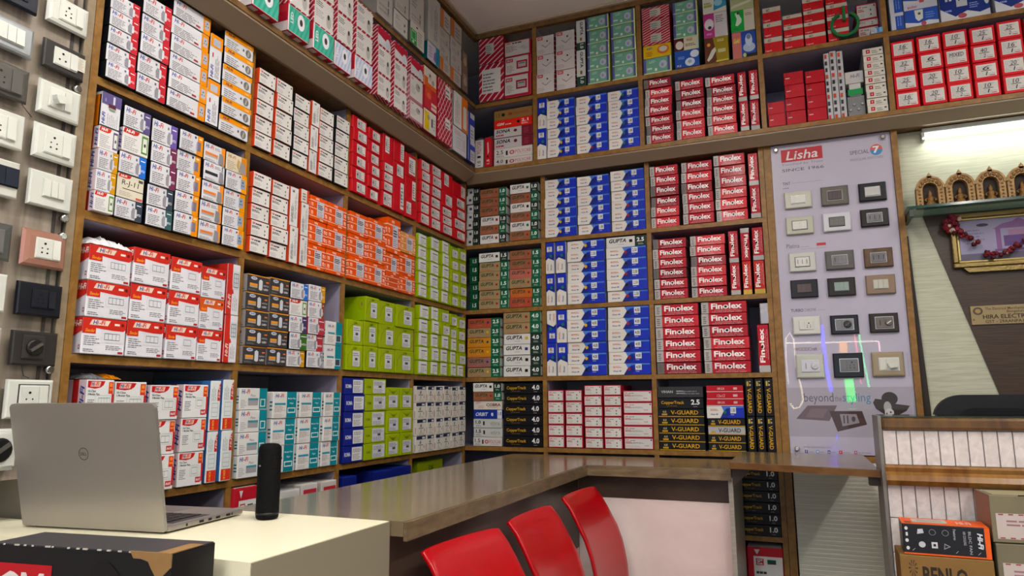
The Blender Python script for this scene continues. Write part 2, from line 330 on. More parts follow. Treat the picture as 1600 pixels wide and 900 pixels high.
def teal(kind):
    T = '#1d7d8a'
    if kind == 'v': it = [r(.62, 0, 1, 1, T), o_(.62, .14, .96, .44, .03, .02, '#d6dada'), r(.66, .18, .9, .4, '#3a4a55'), r(.14, .46, .56, .54, '#3f8a9c'), f(.14, .12, .56, .4, 4, '#b3a9a4', .6)]+hifi(.14, .74, .5, .86)+[r(.04, 0, .1, 1, '#c9cccc')]
    elif kind == 'w': it = [r(.7, .04, .98, 1, T), o_(.74, .14, .92, .5, .025, .04, '#d6dada'), r(.3, .2, .66, .52, '#9a989c'), r(.3, .44, .66, .54, '#4d8a94'), f(.05, .1, .26, .5, 5, '#a0a0a8'), t('Plate', .38, .6, .56, .72, '#6d6d74', .0, .3)]+hifi(.06, .74, .36, .94)
    else: it = [r(.54, .02, .94, 1, T), o_(.58, .2, .9, .4, .025, .035, '#d6dada'), t('Modular Plate', .58, .72, .9, .78, '#cfe2e4', .01), t('Magic', .66, .52, .82, .6, '#cfe2e4', 0, .3), r(.06, .5, .5, .58, '#3f8a9c'), f(.06, .24, .5, .48, 5, '#b3a9a4', .7), f(.06, .06, .42, .18, 3, '#b8b0aa')]+hifi(.08, .78, .42, .92)
    return D('#cfcfcd', it, side='#c6c8c8', desc={'v': 'tall white-teal plate carton', 'w': 'wide white-teal plate carton', 's': 'white-teal plate carton'}[kind], name='switch_plate_carton', L=[r(.8, .3, .96, .36, '#1d5d68'), r(.8, .44, .96, .5, '#1d5d68'), r(.8, .58, .96, .64, '#1d5d68')], asp=1.5)
GB = dict(b=('#8a5a42', 'brown'), t=('#96805f', 'tan'), w=('#cdccca', 'white'), p=('#a86256', 'pinkish'), o=('#b2632f', 'orange'), r=('#a04c38', 'rust'), a=('#b87d2c', 'amber'), m=('#8a5f58', 'mauve'))
DOT = dict(r='#8c2026', g='#1f6e4c', k='#17171c', y='#c9a534', b='#26307c', n='#10206a')
def gupta(b, d, rt, vert=False):
    col, nm = GB[b]; pan = '#22302b' if b == 'w' else '#175c41'; tx = '#17171a' if b == 'w' else '#2c4632'
    it = [r(.72, 0, 1, 1, pan), t('GUPTA', .07, .46, .5, .84, tx, .03, .25), f(.3, .26, .55, .36, 1, '#8a8a86'), e(.62, .55, .035, .13, DOT[d]) if b != 'w' else r(.58, .42, .66, .7, DOT[d]), t(rt, .77, .42, .95, .82, '#dfe3e0', .03), f(.8, .14, .94, .32, 2, '#9fb5aa')]
    if b not in 'w': it.append(f(.1, .1, .6, .24, 1, '#b8564a'))
    return D(col, it, side='#2c4238' if b == 'w' else col, Rt=[r(0, .1, .5, .9, '#b9bcb9')], desc=nm+' labelled cable carton', name='cable_carton', asp=3.3)
def blue(d, rt):
    it = [p([(0, 0), (.36, 0), (.46, .6), (.40, 1), (0, 1)], '#d2cfc9'), p([(.40, 1), (.46, .6), (.56, .84), (.99, .86), (.99, 1)], '#4a74c4'), p([(.36, 0), (.46, .6), (.56, .84), (.64, .4), (.5, 0)], '#14247c'), e(.49, .5, .038, .15, DOT.get(d)), r(.64, .4, .79, .92, '#d4d6d6'), t(rt, .66, .52, .77, .82, '#2b2b30', .02), f(.65, .26, .79, .36, 1, '#b9bfd6'), f(.1, .62, .32, .78, 2, '#b8685a', .6), t('Shear-M', .1, .26, .3, .4, '#2a3f88', .02, .2)]
    return D('#1a30a8', it, side='#2b4cb4', top='#4a74c4', bot='#c9c7c4', Rt=[r(0, 0, 1, 1, '#8d94a8')], desc='blue-white cable carton', name='cable_carton', asp=3.3, rough=.3, coat=.3)
def bluev(up=False):
    it = [p([(0, 0), (1, 0), (1, .4), (.3, .5), (0, .42)], '#d2cfc9'), p([(1, .4), (.3, .5), (0, .42), (0, .52), (1, .64)], '#14247c'), e(.62, .56, .16, .05, '#1f6e5c'), r(.15, .7, .75, .86, '#d4d6d6'), t('1.00', .3, .71, .6, .85, '#2b2b30', .02, 0, 1), f(.15, .1, .35, .34, 2, '#b8685a', .5, True), t('Shear', .55, .1, .72, .3, '#2a3f88', .02, 0, 1)]
    if up:
        def fl(x):
            if x[0] == 'txt': return ('txt', x[1], 1-x[4], 1-x[5], 1-x[2], 1-x[3])+x[6:9]+(2,)
            if x[0] == 'poly': return ('poly', [(1-a, 1-b) for a, b in x[1]], x[2])
            return ('multi', [[(1-a, 1-b) for a, b in q] for q in x[1]], x[2])
        it = [fl(x) for x in it]
    return D('#1a30a8', it, side='#3c62bc', Rt=[r(0, 0, 1, 1, '#c9cbd2')], desc=('inverted ' if up else '')+'upright blue-white cable carton', name='cable_carton', asp=.3, rough=.3, coat=.3)
def fin(mode, tint='#a8202f', foil='#a9a6a4'):
    if mode == 'h': it = [r(0, 0, .16, 1, foil), f(.04, .15, .12, .85, 4, '#5e5856', .5), t('Finolex', .22, .36, .9, .88, '#e8e4e4', .03), e(.545, .56, .032, .11, '#17171c'), t('FLAME RETARDANT (FR) PVC', .3, .19, .86, .28, '#c7b4b6', .0), t('INSULATED INDUSTRIAL CABLES', .24, .06, .9, .15, '#c7b4b6', .0)]
    else:
        it = [r(0, 0, 1, .14, foil), t('Finolex', .12, .2, .58, .92, '#e8e4e4', .03, 0, 1), e(.36, .53, .1, .035, '#17171c'), t('FLAME RETARDANT (FR) PVC', .68, .3, .75, .86, '#c7b4b6', 0, 0, 1), t('INSULATED INDUSTRIAL CABLES', .82, .26, .9, .9, '#c7b4b6', 0, 0, 1)]
        if mode == 'u': it = [r(0, .86, 1, 1, foil), t('Finolex', .42, .08, .88, .8, '#e8e4e4', .03, 0, 2), e(.64, .47, .1, .035, '#17171c'), t('FLAME RETARDANT (FR) PVC', .25, .14, .32, .7, '#c7b4b6', 0, 0, 2)]
    return D(tint, it, side=tint, Rt=[r(0, 0, .55, 1, '#6d6666')], desc={'h': 'red foil-wrapped cable pack', 'v': 'upright red cable pack', 'u': 'inverted red cable pack'}[mode], name='cable_pack', cat='cable pack', rough=.3, bump=.5, asp=3.3 if mode == 'h' else .35, coat=.15)
def vguard(kind):
    if kind == 'v': return D('#141316', [t('V-GUARD', .22, .08, .72, .74, '#c79a2e', .02, 0, 2), r(.2, .8, .42, .93, '#b79c46'), t('1.5', .5, .8, .7, .93, '#cfc4a0', .02, 0, 2)], side='#1c1a1c', desc='upright black-gold cable carton', name='cable_carton', asp=.27, coat=.3)
    b, tx = ('#141316', '#c79a2e') if kind == 'h' else ('#a5a6a8', '#1a1a1d')
    return D(b, [t('V-GUARD', .28, .3, .88, .82, tx, .015), r(.08, .2, .2, .42, '#b5902c'), t('4.0', .1, .5, .18, .78, '#b8ad90', .02), r(0, 0, 1, .1, '#b08a28')], side='#1c1a1c', bot='#b08a28', top='#2a2520', desc=('black-gold' if kind == 'h' else 'silver')+' cable carton', name='cable_carton', asp=5, coat=.3)
def ctrack(rt): return D('#131217', [t('CopperTrack', .07, .34, .58, .72, '#c39a34', .015), f(.2, .22, .58, .3, 1, '#8a6d2c'), e(.66, .5, .03, .12, '#15172c'), t(rt, .73, .36, .92, .84, '#dcdcdc', .03), f(.78, .16, .92, .26, 1, '#9a9a9e')], side='#1b1a1f', top='#26242a', desc='black lettered cable carton', name='cable_carton', asp=3.7, coat=.25)
TPS = '#b3303c'
def tapeb(lab, desc, base='#9d1f31', st=True, asp=1.1, extra=()):
    it = [stripes(0, 0, 1, 1, 9, .75, .045, '#d4c0c4')] if st else []
    return D(base, it+list(extra), side=base, bot='#7d1c2b', top='#7d1c2b', L=[stripes(0, 0, 1, 1, 8, .6, .06, '#d8c0c4')], B=[stripes(0, 0, 1, 1, 8, .6, .06, '#c8a0a6')], desc=desc, name='lamp_carton', asp=asp, stk=lab)
def lab(u0, v0, u1, v1, seed=1, n=5, c='#cfcdca'): return [r(u0, v0, u1, v1, c), f(u0+.06*(u1-u0), v0+.1*(v1-v0), u0+.8*(u1-u0), v1-.1*(v1-v0), n, '#6f6f76', .4, False, seed)]
def dome(col, c2): return D('#d9dadc', [r(.06, .04, 1, .96, col), stripes(.06, .04, 1, .96, 7, 3., .3, c2), e(.6, .58, .17, .3, '#d5d7dc'), e(.6, .58, .07, .13, '#3d3636'), t('LED', .12, .35, .24, .75, '#d5d9dc', .03, 0, 1)], side='#a12433', bot='#8c2030', L=[r(.0, 0, 1, .35, '#c9c2c2'), r(0, .7, 1, 1, '#b5303c')], B=[r(.05, .1, .3, .9, '#b8a9a9'), r(.5, .1, .75, .9, '#b8a9a9'), r(.3, .1, .5, .9, '#9d2433')], desc='teal downlight carton' if col[1] == '3' else 'pale blue downlight carton', name='lamp_carton', asp=1.8, edge='#b5303c')
def glamp(): return D('#6fa08c', [r(0, 0, .09, 1, '#5a5690'), r(.86, 0, .95, 1, '#5a5690'), r(.95, 0, 1, 1, '#c3cf8e'), r(0, 0, 1, .07, '#b9cba0'), e(.7, .52, .14, .26, '#aeb2c4'), e(.68, .5, .05, .12, '#8a8fae'), t('LED', .2, .7, .42, .86, '#a9cbbd', .02, .2), r(.12, .28, .3, .4, '#b4cdc4'), r(.4, .15, .48, .32, '#cfdcd4')], side='#a9bd6a', desc='green lamp carton', name='lamp_carton', asp=1.6, rough=.3, coat=.25)
def pict(base, items, desc, side=None, asp=1.0, **k): return D(base, items, side=side or base, desc=desc, name='lamp_carton', asp=asp, rough=.25, coat=.3, **k)
def hwtype(s):
    it = []; st = [r(.1, .14, .9, .86, '#cdcac6'), f(.14, .2, .86, .8, 7, '#a2a0a0', .35), r(.62, .18, .84, .22, '#a8474c')]
    if '/' in s:
        a, b = s.split('/'); st += [t(a, .36, .52, .62, .76, '#22222a', .0, .2), r(.3, .47, .7, .5, '#22222a'), t(b, .46, .22, .56, .42, '#22222a', .0, .2)]
    else: st += [t(s, .2, .5, .8, .72, '#22222a', 0, .2)]
    return D('#c4202a', it, side='#c92a30', top='#a31c26', bot='#95212a', desc='red hand-numbered breaker carton', name='breaker_carton', asp=1.15, stk=st)
LPU = '#5d5480'
KINDS = {
 'hf_red': lambda: band('#b8303a', .76, desc='red-banded'), 
 'hf_org': lambda: D(W_, [r(.8, 0, 1, 1, '#d98a2e'), r(.84, .25, .96, .8, '#a9acb8'), e(.9, .62, .015, .04, K_), e(.87, .45, .012, .035, K_), e(.93, .45, .012, .035, K_), f(.06, .1, .74, .58, 5), r(.6, .12, .72, .22, '#a33a40')]+hifi(.06, .7, .32, .92), side=K_, desc='white orange-ended socket carton', name='switch_carton'),
 'hf_vert': lambda: D(W_, [r(0, .72, 1, 1, '#d98a2e'), r(.2, .76, .8, .92, '#a9acb8'), f(.5, .08, .85, .6, 3, GY, .5, True), t('Hi-Fi', .12, .06, .36, .34, '#27408f', .03, .2, 1), r(.2, .5, .3, .6, '#a33a40')], side=K_, desc='upright orange-topped socket carton', name='switch_carton', asp=.35),
 'hf_otop': lambda: D(W_, [r(0, .7, 1, 1, '#e0902c'), t('Hi-Fi', .1, .76, .32, .93, '#3a2f50', .03, .25), t('DIMMER', .76, .78, .92, .9, '#f0c890', .02), f(.06, .1, .55, .6, 4), e(.82, .36, .1, .26, '#6f6f74'), p([(.78, .2), (.83, .16), (.87, .5), (.82, .55)], '#a5a08e'), r(.62, .35, .67, .5, '#4b4b52')], side=K_, top='#d98a2e', desc='white orange-headed dimmer carton', name='switch_carton', asp=2.1),
 'mcbo': lambda: breaker('#c44a2c', '#121214', 'white orange-sided breaker carton'), 'mcbk': lambda: breaker('#1b1a1c', '#121214', 'white black-sided breaker carton'), 'mvert': vbreaker,
 'm_small': lambda: D('#cfc9c2', [f(.15, .2, .6, .8, 3, '#55555a'), r(.7, 0, 1, 1, '#c44a2c')], side='#c44a2c', desc='small white-orange breaker carton', name='breaker_carton'),
 'r_lab': lambda: redbox(.3, .14, .9, .86, 'red white-labelled breaker carton'), 'r_lab2': lambda: redbox(.1, .1, .9, .92, 'red wide-labelled breaker carton'), 'r_v1': lambda: redbox(.62, .12, .94, .9, 'plain red end-labelled breaker carton'), 'r_v2': lambda: redbox(.06, .2, .48, .92, 'plain red left-labelled breaker carton'), 'r_v3': lambda: redbox(.2, .36, .62, .94, 'red tall-labelled breaker carton'),
 'v_purple': lambda: D(W_, [r(0, .66, 1, 1, LPU), r(.35, .58, .72, .7, '#5a2a38'), r(.38, .52, .7, .59, '#8f9a90'), e(.18, .78, .04, .06, '#8a84a8'), r(.56, .72, .66, .95, '#c9c9d4'), t('Hi-Fi', .06, .06, .22, .42, '#27408f', .03, .2, 1), f(.34, .06, .92, .46, 6, '#a2a2a6', .4, True)], side=K_, L=[r(0, 0, .9, .92, '#b9681c'), r(0, .92, 1, 1, '#b5b5b8')], desc='upright purple-topped switch carton', name='switch_carton', asp=.65),
 'rf_purple': lambda: flag(LPU, 'purple'), 'rf_green': lambda: flag('#5d8a4a', 'green'),
 'b_yellow': lambda: band('#c08e2c', desc='yellow-banded', side='#c9b9bd', L=[r(.2, 0, .55, 1, '#a8302f'), t('Hi-Fi', .62, .1, .8, .9, '#2a3f88', .03, .25, 1)]), 'b_purple': lambda: band(LPU, desc='purple-banded'), 'b_blue': lambda: band('#2f6cc0', desc='blue-banded'), 'b_slate': lambda: band('#3a4450', desc='slate-banded'), 'b_lav': lambda: band('#6a589a', desc='lavender-banded'), 'b_maroon': lambda: band('#6f3350', desc='maroon-banded'), 'b_teal': lambda: band('#3a5a5c', desc='dark-teal-banded'),
 'b_violet': lambda: band('#45355e', desc='violet-banded'), 'b_green': lambda: band('#3f6a2a', .6, desc='green-banded'), 'b_brown': lambda: band('#8a4a2c', .84, desc='brown-edged', side='#8a4a2c'), 'b_red': lambda: band('#a83a44', .6, desc='crimson-banded', side='#a83a44'), 'b_grey': lambda: band('#8d8d98', .8, desc='grey-banded'),
 'rj': lambda: D('#cfc9b8', [p([(.02, .84), (.06, .98), (.5, .98), (.46, .86), (.3, .82)], '#b9372f'), t('Hi-Fi', .1, .86, .34, .95, '#e8e0dc', .03, .25), t('R-J-11', .16, .48, .8, .76, '#1c1c1e', 0, .1), r(.2, .38, .98, .41, '#1c1c1e'), f(.1, .1, .6, .3, 3, '#a9a59a'), r(.72, .04, .97, .14, '#b9605c'), r(.78, .8, .95, .92, '#55524a')], side='#3a352e', desc='cream hand-lettered jack carton', name='switch_carton'),
 'h_orange': lambda: D(W_, [p([(.72, 0), (1, 0), (1, 1), (.76, 1)], '#d98a2e'), r(.72, .22, .9, .68, '#77727e'), p([(.7, .3), (.76, .22), (.76, .66), (.7, .62)], '#9a8fb0'), f(.06, .08, .64, .62, 6), r(.62, .8, .7, .92, '#3a4468'), r(.8, .8, .94, .9, '#e9c79a')]+hifi(.08, .72, .46, .92), side=K_, desc='white orange-cornered switch carton', name='switch_carton'),
 'h_bar': lambda: D(W_, [r(.06, .38, .66, .5, '#d0763a'), r(.06, .28, .66, .38, '#a9a29c'), r(.82, .05, 1, 1, '#d98a3e'), p([(.68, .1), (.82, .02), (.94, .14), (.9, .6), (.72, .66)], '#85858c'), f(.06, .06, .6, .2, 2), f(.5, .74, .8, .9, 2, '#6d6d72')]+hifi(.06, .7, .44, .92), side=K_, desc='white orange-barred switch carton', name='switch_carton'),
 'h_barblk': lambda: D(W_, [r(.06, .34, .66, .5, '#34343a'), o_(.84, .05, 1, .95, .03, .03, '#34343a'), p([(.7, .1), (.84, .02), (.94, .14), (.9, .6), (.74, .66)], '#85858c'), f(.06, .06, .6, .2, 2), f(.5, .74, .8, .9, 2, '#6d6d72')]+hifi(.06, .7, .44, .92), side=K_, desc='white black-barred switch carton', name='switch_carton'),
 'h_sepia': lambda: D('#cfc4ae', [r(.72, 0, 1, 1, '#c9853a'), p([(.6, .1), (.95, .02), (.9, .6), (.7, .7)], '#8f8a8c'), p([(.5, .4), (.6, .2), (.64, .7), (.56, .8)], '#b99a5e'), f(.06, .1, .5, .6, 5, '#a89a84')]+hifi(.08, .72, .46, .9, '#8a6a4a', '#b0764a'), side=K_, desc='sepia-tinted switch carton', name='switch_carton'),
 'h_socket': lambda: D(W_, [r(.74, 0, 1, 1, '#dd922c'), r(.7, .22, .92, .74, '#8e9cae'), e(.8, .58, .03, .05, '#26262c'), e(.77, .4, .02, .04, '#26262c'), e(.85, .4, .02, .04, '#26262c'), f(.06, .1, .62, .62, 6), r(.62, .8, .7, .9, '#a33a40')]+hifi(.08, .74, .44, .92), side=K_, desc='white orange-ended outlet carton', name='switch_carton'),
 'anch': lambda: anchor('#d4551f'), 'anch_n': lambda: anchor('#c8542a', False, 'unlabelled orange'), 'anch_y': lambda: anchor('#d08a4a', True, 'pale orange'),
 'lime_a': lambda: lime('a'), 'lime_b': lambda: lime('b'), 'lime_l': lambda: lime('l'), 'lime_w': lambda: lime('w'), 'lime_m': lambda: lime('m'),
 'big4': lambda: big(4, desc='four-window red-white'), 'big3': lambda: big(3, desc='three-window red-white'), 'big2': lambda: big(2, desc='two-window red-white'), 'big1': lambda: big(1, desc='one-window red-white'), 'big1o': lambda: big(1, '#c4582c', 'orange-tinted red-white'),
 'bigv': lambda: D('#cfcfd4', [r(0, 0, .4, 1, '#b8322a'), p([(.4, .4), (.55, .42), (.4, .6)], '#b8322a'), t('Hi-Fi', .1, .12, .32, .4, '#d8c4bc', .03, .25, 1), r(.42, .5, .92, .86, '#c3c6cb'), o_(.48, .54, .86, .82, .03, .015, '#5e6a70'), r(.48, .63, .86, .64, '#5e6a70'), r(.48, .72, .86, .73, '#5e6a70'), r(.66, .54, .68, .82, '#5e6a70'), f(.5, .08, .9, .4, 3, '#9a9aa0', .4, True)], side='#b8322a', desc='upright red-white plate carton', name='switch_plate_carton', asp=.37),
 'char': lambda: D('#3c3a3b', [r(0, .94, 1, 1, '#c98a38'), e(.28, .8, .14, .1, '#b9bfcc'), t('Hi-Fi', .2, .76, .36, .85, '#2a3f88', .03, .25), p([(.5, .2), (.58, .14), (.66, .2), (.66, .72), (.58, .8), (.5, .72)], '#bfc2c8'), r(.1, .36, .44, .5, '#d08f3c'), r(.1, .26, .44, .35, '#a99a8c'), r(.82, .64, .94, .72, '#d0703a'), t('SWITCH', .7, .42, .94, .5, '#b5b5b8', .02), t('LED', .72, .2, .92, .3, '#d0d0d2', .03), f(.06, .08, .4, .18, 2, '#7a7a80')], side='#8f8a88', top='#c98a38', L=[e(.6, .75, .15, .12, '#5a2428'), f(.2, .1, .9, .3, 2, '#5a5658')], desc='charcoal orange-edged switch carton', name='switch_carton'),
 'teal_v': lambda: teal('v'), 'teal_w': lambda: teal('w'), 'teal_s': lambda: teal('s'),
 'hcl1': lambda: hcl(1), 'hcl2': lambda: hcl(2), 'hcl3': lambda: hcl(3), 'hcl4': lambda: hcl(4),
 'hclv': lambda: D('#cfd4d4', [r(.1, .02, .95, .24, '#c23a2a'), t('10 NOS', .3, .04, .5, .22, '#f0b25a', .02, 0, 1), p([(.7, .6), (.95, .6), (.95, .97), (.8, .9), (.7, .8)], '#b52a2c'), t('Hi-Fi', .76, .66, .9, .9, '#d8d0cc', .03, .2, 1), o_(.2, .28, .8, .56, .03, .015, '#9fb0b2'), r(.2, .37, .8, .38, '#9fb0b2'), r(.2, .46, .8, .47, '#9fb0b2'), f(.15, .6, .6, .9, 3, '#93a4a8', .4, True)], side='#3f6aa0', desc='upright white-red plate carton', name='switch_plate_carton', asp=.3),
 'navy': lambda: D('#15237c', [t('ROMA', .06, .38, .36, .62, '#c9ccd8', .03)], side='#101c66', top='#1c2c8c', desc='navy lettered switch carton', name='switch_carton', asp=2, stk=[r(.42, .1, .94, .9, '#cfcfcf'), f(.46, .6, .9, .84, 3, '#6d6d74'), f(.46, .18, .88, .54, 4, '#8c8c94')]),
 'navyb': lambda: D('#12206e', [t('ROMA', .4, .72, .66, .84, '#c9ccd8', .03), r(.3, .1, .8, .5, '#cfcfcf')], side='#0f1a5c', top='#1a2a86', desc='navy low-stored switch carton', name='switch_carton', asp=.5),
 'mcbw': lambda: D('#cbc8c0', [p([(.1, .78), (.95, .80), (.95, 1), (.1, .98)], '#1d2140'), r(.62, .83, .88, .94, '#cfd2da'), t('6', .38, .52, .54, .74, '#1b1b20', .02, .2), r(.26, .44, .7, .48, '#1b1b20'), t('1', .42, .2, .5, .4, '#1b1b20', .02, .2), f(.3, .08, .8, .22, 2, '#9a968c'), r(.76, .26, .82, .42, '#77736a')], side='#c4c1ba', desc='white black-headed breaker carton', name='breaker_carton', asp=1.1, L=[r(.96, .1, 1, .5, '#9c2630')]),
 'gmbox': lambda: D('#ab2430', [p([(.2, .97), (.28, .9), (.36, .97)], '#d2cbc9'), p([(0, .5), (.1, .56), (.1, .6), (0, .54)], '#d2cbc9'), p([(0, .2), (.1, .26), (.1, .3), (0, .24)], '#d2cbc9')], side='#b52a36', top='#c7c3c0', desc='red white-labelled fittings carton', name='fittings_carton', asp=.4, stk=[r(.18, .1, .98, .88, '#cfcdca'), o_(.24, .76, .46, .85, .03, .012, '#a33a40'), t('GM', .27, .78, .43, .83, '#a33a40', .03), r(.56, .78, .8, .84, '#2c4a44'), f(.24, .5, .6, .72, 3, '#3f3f45')]),
 'plainw': lambda: D('#b9b9b6', [f(.1, .5, .8, .8, 4, '#a5a5a3'), p([(.05, .84), (.5, .88), (.95, .86), (.5, .85)], '#8a8a88')], side='#a9a9a7', desc='plain pale fittings carton', name='fittings_carton', asp=.4),
 'gmlab': lambda: D('#bdb9b4', [], side='#a5a09a', top='#c9c5bf', desc='pale red-labelled fittings carton', name='fittings_carton', asp=.4, stk=[r(.14, .1, .92, .94, '#cfccc8'), r(.14, .88, .92, .94, '#a8303a'), r(.86, .1, .92, .94, '#a8303a'), t('GM', .2, .8, .36, .86, '#a33a40', .03), f(.2, .6, .6, .76, 2, '#3f3f45'), r(.3, .48, .56, .56, '#2b2b30')]),
 'gupend': lambda: D('#b9b9b6', [r(.52, 0, 1, 1, '#1f2724'), r(.2, .35, .4, .65, '#3a3350'), t('1.0', .62, .4, .9, .8, '#cfd4d0', .03)], side='#1f2724', desc='white-black coil end carton', name='cable_carton', asp=1.5),
 'gupgend': lambda: D('#14482f', [t('1.5', .4, .35, .85, .8, '#c4cfc8', .03)], side='#123a2a', desc='green coil end carton', name='cable_carton', asp=1.1),
 'gupv': lambda: D('#c4c5c4', [r(0, 0, 1, .26, '#28443a'), t('GUPTA', .42, .5, .76, .95, '#2b3030', .03, 0, 2), r(.4, .32, .64, .42, '#7a6a2a'), t('1.0', .4, .06, .8, .22, '#cfd8d2', .03, 0, 2)], side='#2b3a34', desc='upright white-green cable carton', name='cable_carton', asp=.27),
 'bluev': bluev, 'bluevu': lambda: bluev(True), 'fin': lambda: fin('h'), 'fin1': lambda: fin('h', '#c0303a'), 'fin2': lambda: fin('h', '#8e1a2a', '#6f6a68'), 'finv': lambda: fin('v'), 'finvu': lambda: fin('u'), 'finvg': lambda: fin('v', '#b03028', '#b79c50'),
 'vg': lambda: vguard('h'), 'vgw': lambda: vguard('w'), 'vgv': lambda: vguard('v'),
 'cobra': lambda: D('#c9c4ba', [t('COBRA', .45, .38, .95, .72, '#5c1f22', .03), p([(.08, .78), (.26, .95), (.26, .99), (.08, .83)], '#b8303a'), p([(.08, .62), (.26, .79), (.26, .83), (.08, .67)], '#b8303a'), f(.16, .16, .4, .56, 3, '#b88a8a'), r(.5, .24, .85, .27, '#55504a')], side='#8f8a82', desc='cream red-slashed cable carton', name='cable_carton', asp=3.3),
 'orbit': lambda: D('#18318c', [t('ORBIT', .08, .3, .52, .72, '#d0d4e0', .02, .3), r(.84, 0, 1, 1, '#c9ccd2'), t('1.0', .86, .4, .98, .75, '#3a4a80', .02), t('e', .62, .3, .7, .7, '#d0d4e0', .03)], side='#14266c', desc='blue cable carton', name='cable_carton', asp=3.5),
 'vhan': lambda: D('#38373a', [t('VIHAN', .08, .42, .34, .66, '#b5b5b8', .02), f(.42, .34, .62, .74, 2, '#a5a5a8'), f(.56, .3, .94, .72, 2, '#77777c')], side='#2a1618', desc='dark grey cable carton', name='cable_carton', asp=4),
 'mcbr': lambda: D('#a82a3a', [], side='#9d2638', desc='white red-rimmed breaker carton', name='breaker_carton', asp=1.7, stk=[r(.05, .08, .95, .92, '#cbc8c4'), t('GM', .1, .74, .24, .84, '#b8434a', .03), f(.3, .74, .7, .84, 1, '#4b4b52'), f(.1, .5, .4, .7, 2, '#a8474c', .6), f(.1, .16, .45, .42, 3, '#a9a9ae'), r(.84, .76, .9, .86, '#33333a'), r(.66, .5, .72, .62, '#55555a'), r(.66, .22, .72, .34, '#55555a')]),
 'mcbrw': lambda: D('#a82a3a', [], side='#9d2638', desc='long white red-rimmed breaker carton', name='breaker_carton', asp=2.6, stk=[r(.03, .08, .97, .92, '#c9c5c3'), t('GM', .06, .74, .15, .84, '#b8434a', .03), f(.2, .74, .5, .84, 1, '#4b4b52'), f(.06, .5, .3, .7, 2, '#a8474c', .6), f(.3, .5, .7, .64, 2, '#77777c'), f(.06, .2, .6, .36, 2, '#a9a9ae'), r(.9, .76, .95, .86, '#33333a'), f(.7, .3, .94, .4, 1, '#a8474c')]),
 'redt': lambda: D('#a81f2b', [t('GM LUX', .3, .35, .5, .7, '#cdb0b0', .02), r(.74, .35, .84, .7, '#c9a5a8'), r(0, 0, 1, .1, '#d0b0b2')], side='#8c1a24', desc='flat red fittings carton', name='fittings_carton', asp=5), 'redt2': lambda: D('#a81f2b', [t('12x12', .28, .3, .5, .7, '#cdb0b0', .01, .2), r(.72, .35, .84, .7, '#c9a5a8'), r(0, 0, 1, .1, '#d0b0b2')], side='#8c1a24', desc='flat red pen-marked fittings carton', name='fittings_carton', asp=5),
 'polyv': lambda: D('#c2bfbd', [t('POLYCAB', .25, .5, .75, .95, '#a8474c', .01, 0, 1), r(.3, .34, .7, .42, '#17171c'), t('1.0', .3, .06, .7, .24, '#2b2b30', .01, 0, 1)], side='#8f8c8a', desc='upright white cable carton', name='cable_carton', asp=.33), 'gmv': lambda: D('#b3202a', [t('1.5', .35, .08, .75, .24, '#d8c4c4', .03, 0, 1), p([(.5, .4), (.7, .5), (.6, .85), (.4, .8)], '#d4a0a0'), e(.5, .34, .14, .04, '#2c1c1e')], side='#8f1c24', desc='upright red cable carton', name='cable_carton', asp=.25),
 'havells': lambda: D('#86683f', [e(.24, .5, .045, .17, '#1b1713'), t('HAVELLS', .52, .38, .9, .62, '#8f3a30', .02), r(.38, .36, .48, .64, '#8f3a30'), t('1.5', .06, .3, .15, .7, '#4a3a26', .01)], side='#7a5f3a', desc='brown kraft cable carton', name='cable_carton', asp=4),
 'gmr': lambda: D('#cf2c22', [t('GM', .08, .34, .28, .66, '#e0c8c4', .04, .3), f(.3, .36, .56, .6, 1, '#e0c8c4'), e(.64, .55, .04, .17, '#1c1212'), t('2.1', .72, .46, .9, .8, '#e6d6d2', .03), f(.72, .2, .9, .4, 2, '#e6d6d2')], side='#9f241c', desc='bright red cable carton', name='cable_carton', asp=3.7),
 'sona': lambda: D('#b3b0b0', [r(.72, 0, 1, 1, '#74202f'), t('SONA', .05, .5, .42, .86, '#1c1c20', .03, .25), f(.05, .18, .4, .36, 1, '#a8303a', .8), e(.56, .6, .045, .16, '#6f1c2c'), f(.78, .2, .92, .8, 4, '#8f4454')], side='#6a1c2a', desc='grey-maroon cable carton', name='cable_carton', asp=3.3),
 'rb': lambda: D('#a81a28', [t('40', .1, .78, .22, .94, '#2c0f14', 0, .2), t('2', .12, .58, .18, .74, '#2c0f14', 0, .2), r(.08, .5, .3, .56, '#d6c4c4'), r(.5, .42, .95, .45, '#8c1622')], side='#8c1622', desc='glossy crimson breaker carton', name='breaker_carton', asp=1.4, rough=.3, coat=.15),
 'mthin': lambda: D('#c6c2b8', [r(.16, .25, .36, .8, '#a8303a'), e(.26, .52, .03, .12, '#d6b0b0'), f(.45, .2, .75, .7, 2, '#6d6d72'), r(.82, .45, .92, .65, '#33333a')], side='#8f8c86', desc='flat white red-marked breaker carton', name='breaker_carton', asp=2.5),
 'tape': lambda: tapeb(lab(.28, .38, .62, .78, 3, 4, '#b9b6b0'), 'red striped lamp carton'), 'tape_l': lambda: tapeb(lab(.12, .2, .88, .86, 4, 6), 'red striped white-faced lamp carton', st=True), 'tape_s': lambda: tapeb(lab(.3, .2, .68, .82, 5, 3, '#b5b5ae'), 'short red striped lamp carton', asp=2.2),
 'gmp': lambda: D('#a82a3a', [], side='#a02336', desc='white panel-lamp carton', name='lamp_carton', stk=[r(.02, .04, .96, .94, '#c4c0bd'), t('GM', .05, .8, .22, .9, '#b8434a', .03), f(.3, .8, .92, .88, 1, '#2b2b30', .9), f(.05, .3, .5, .72, 5, '#8c7478'), p([(.55, .5), (.8, .3), (.95, .4), (.7, .62)], '#b1b4b4')]),
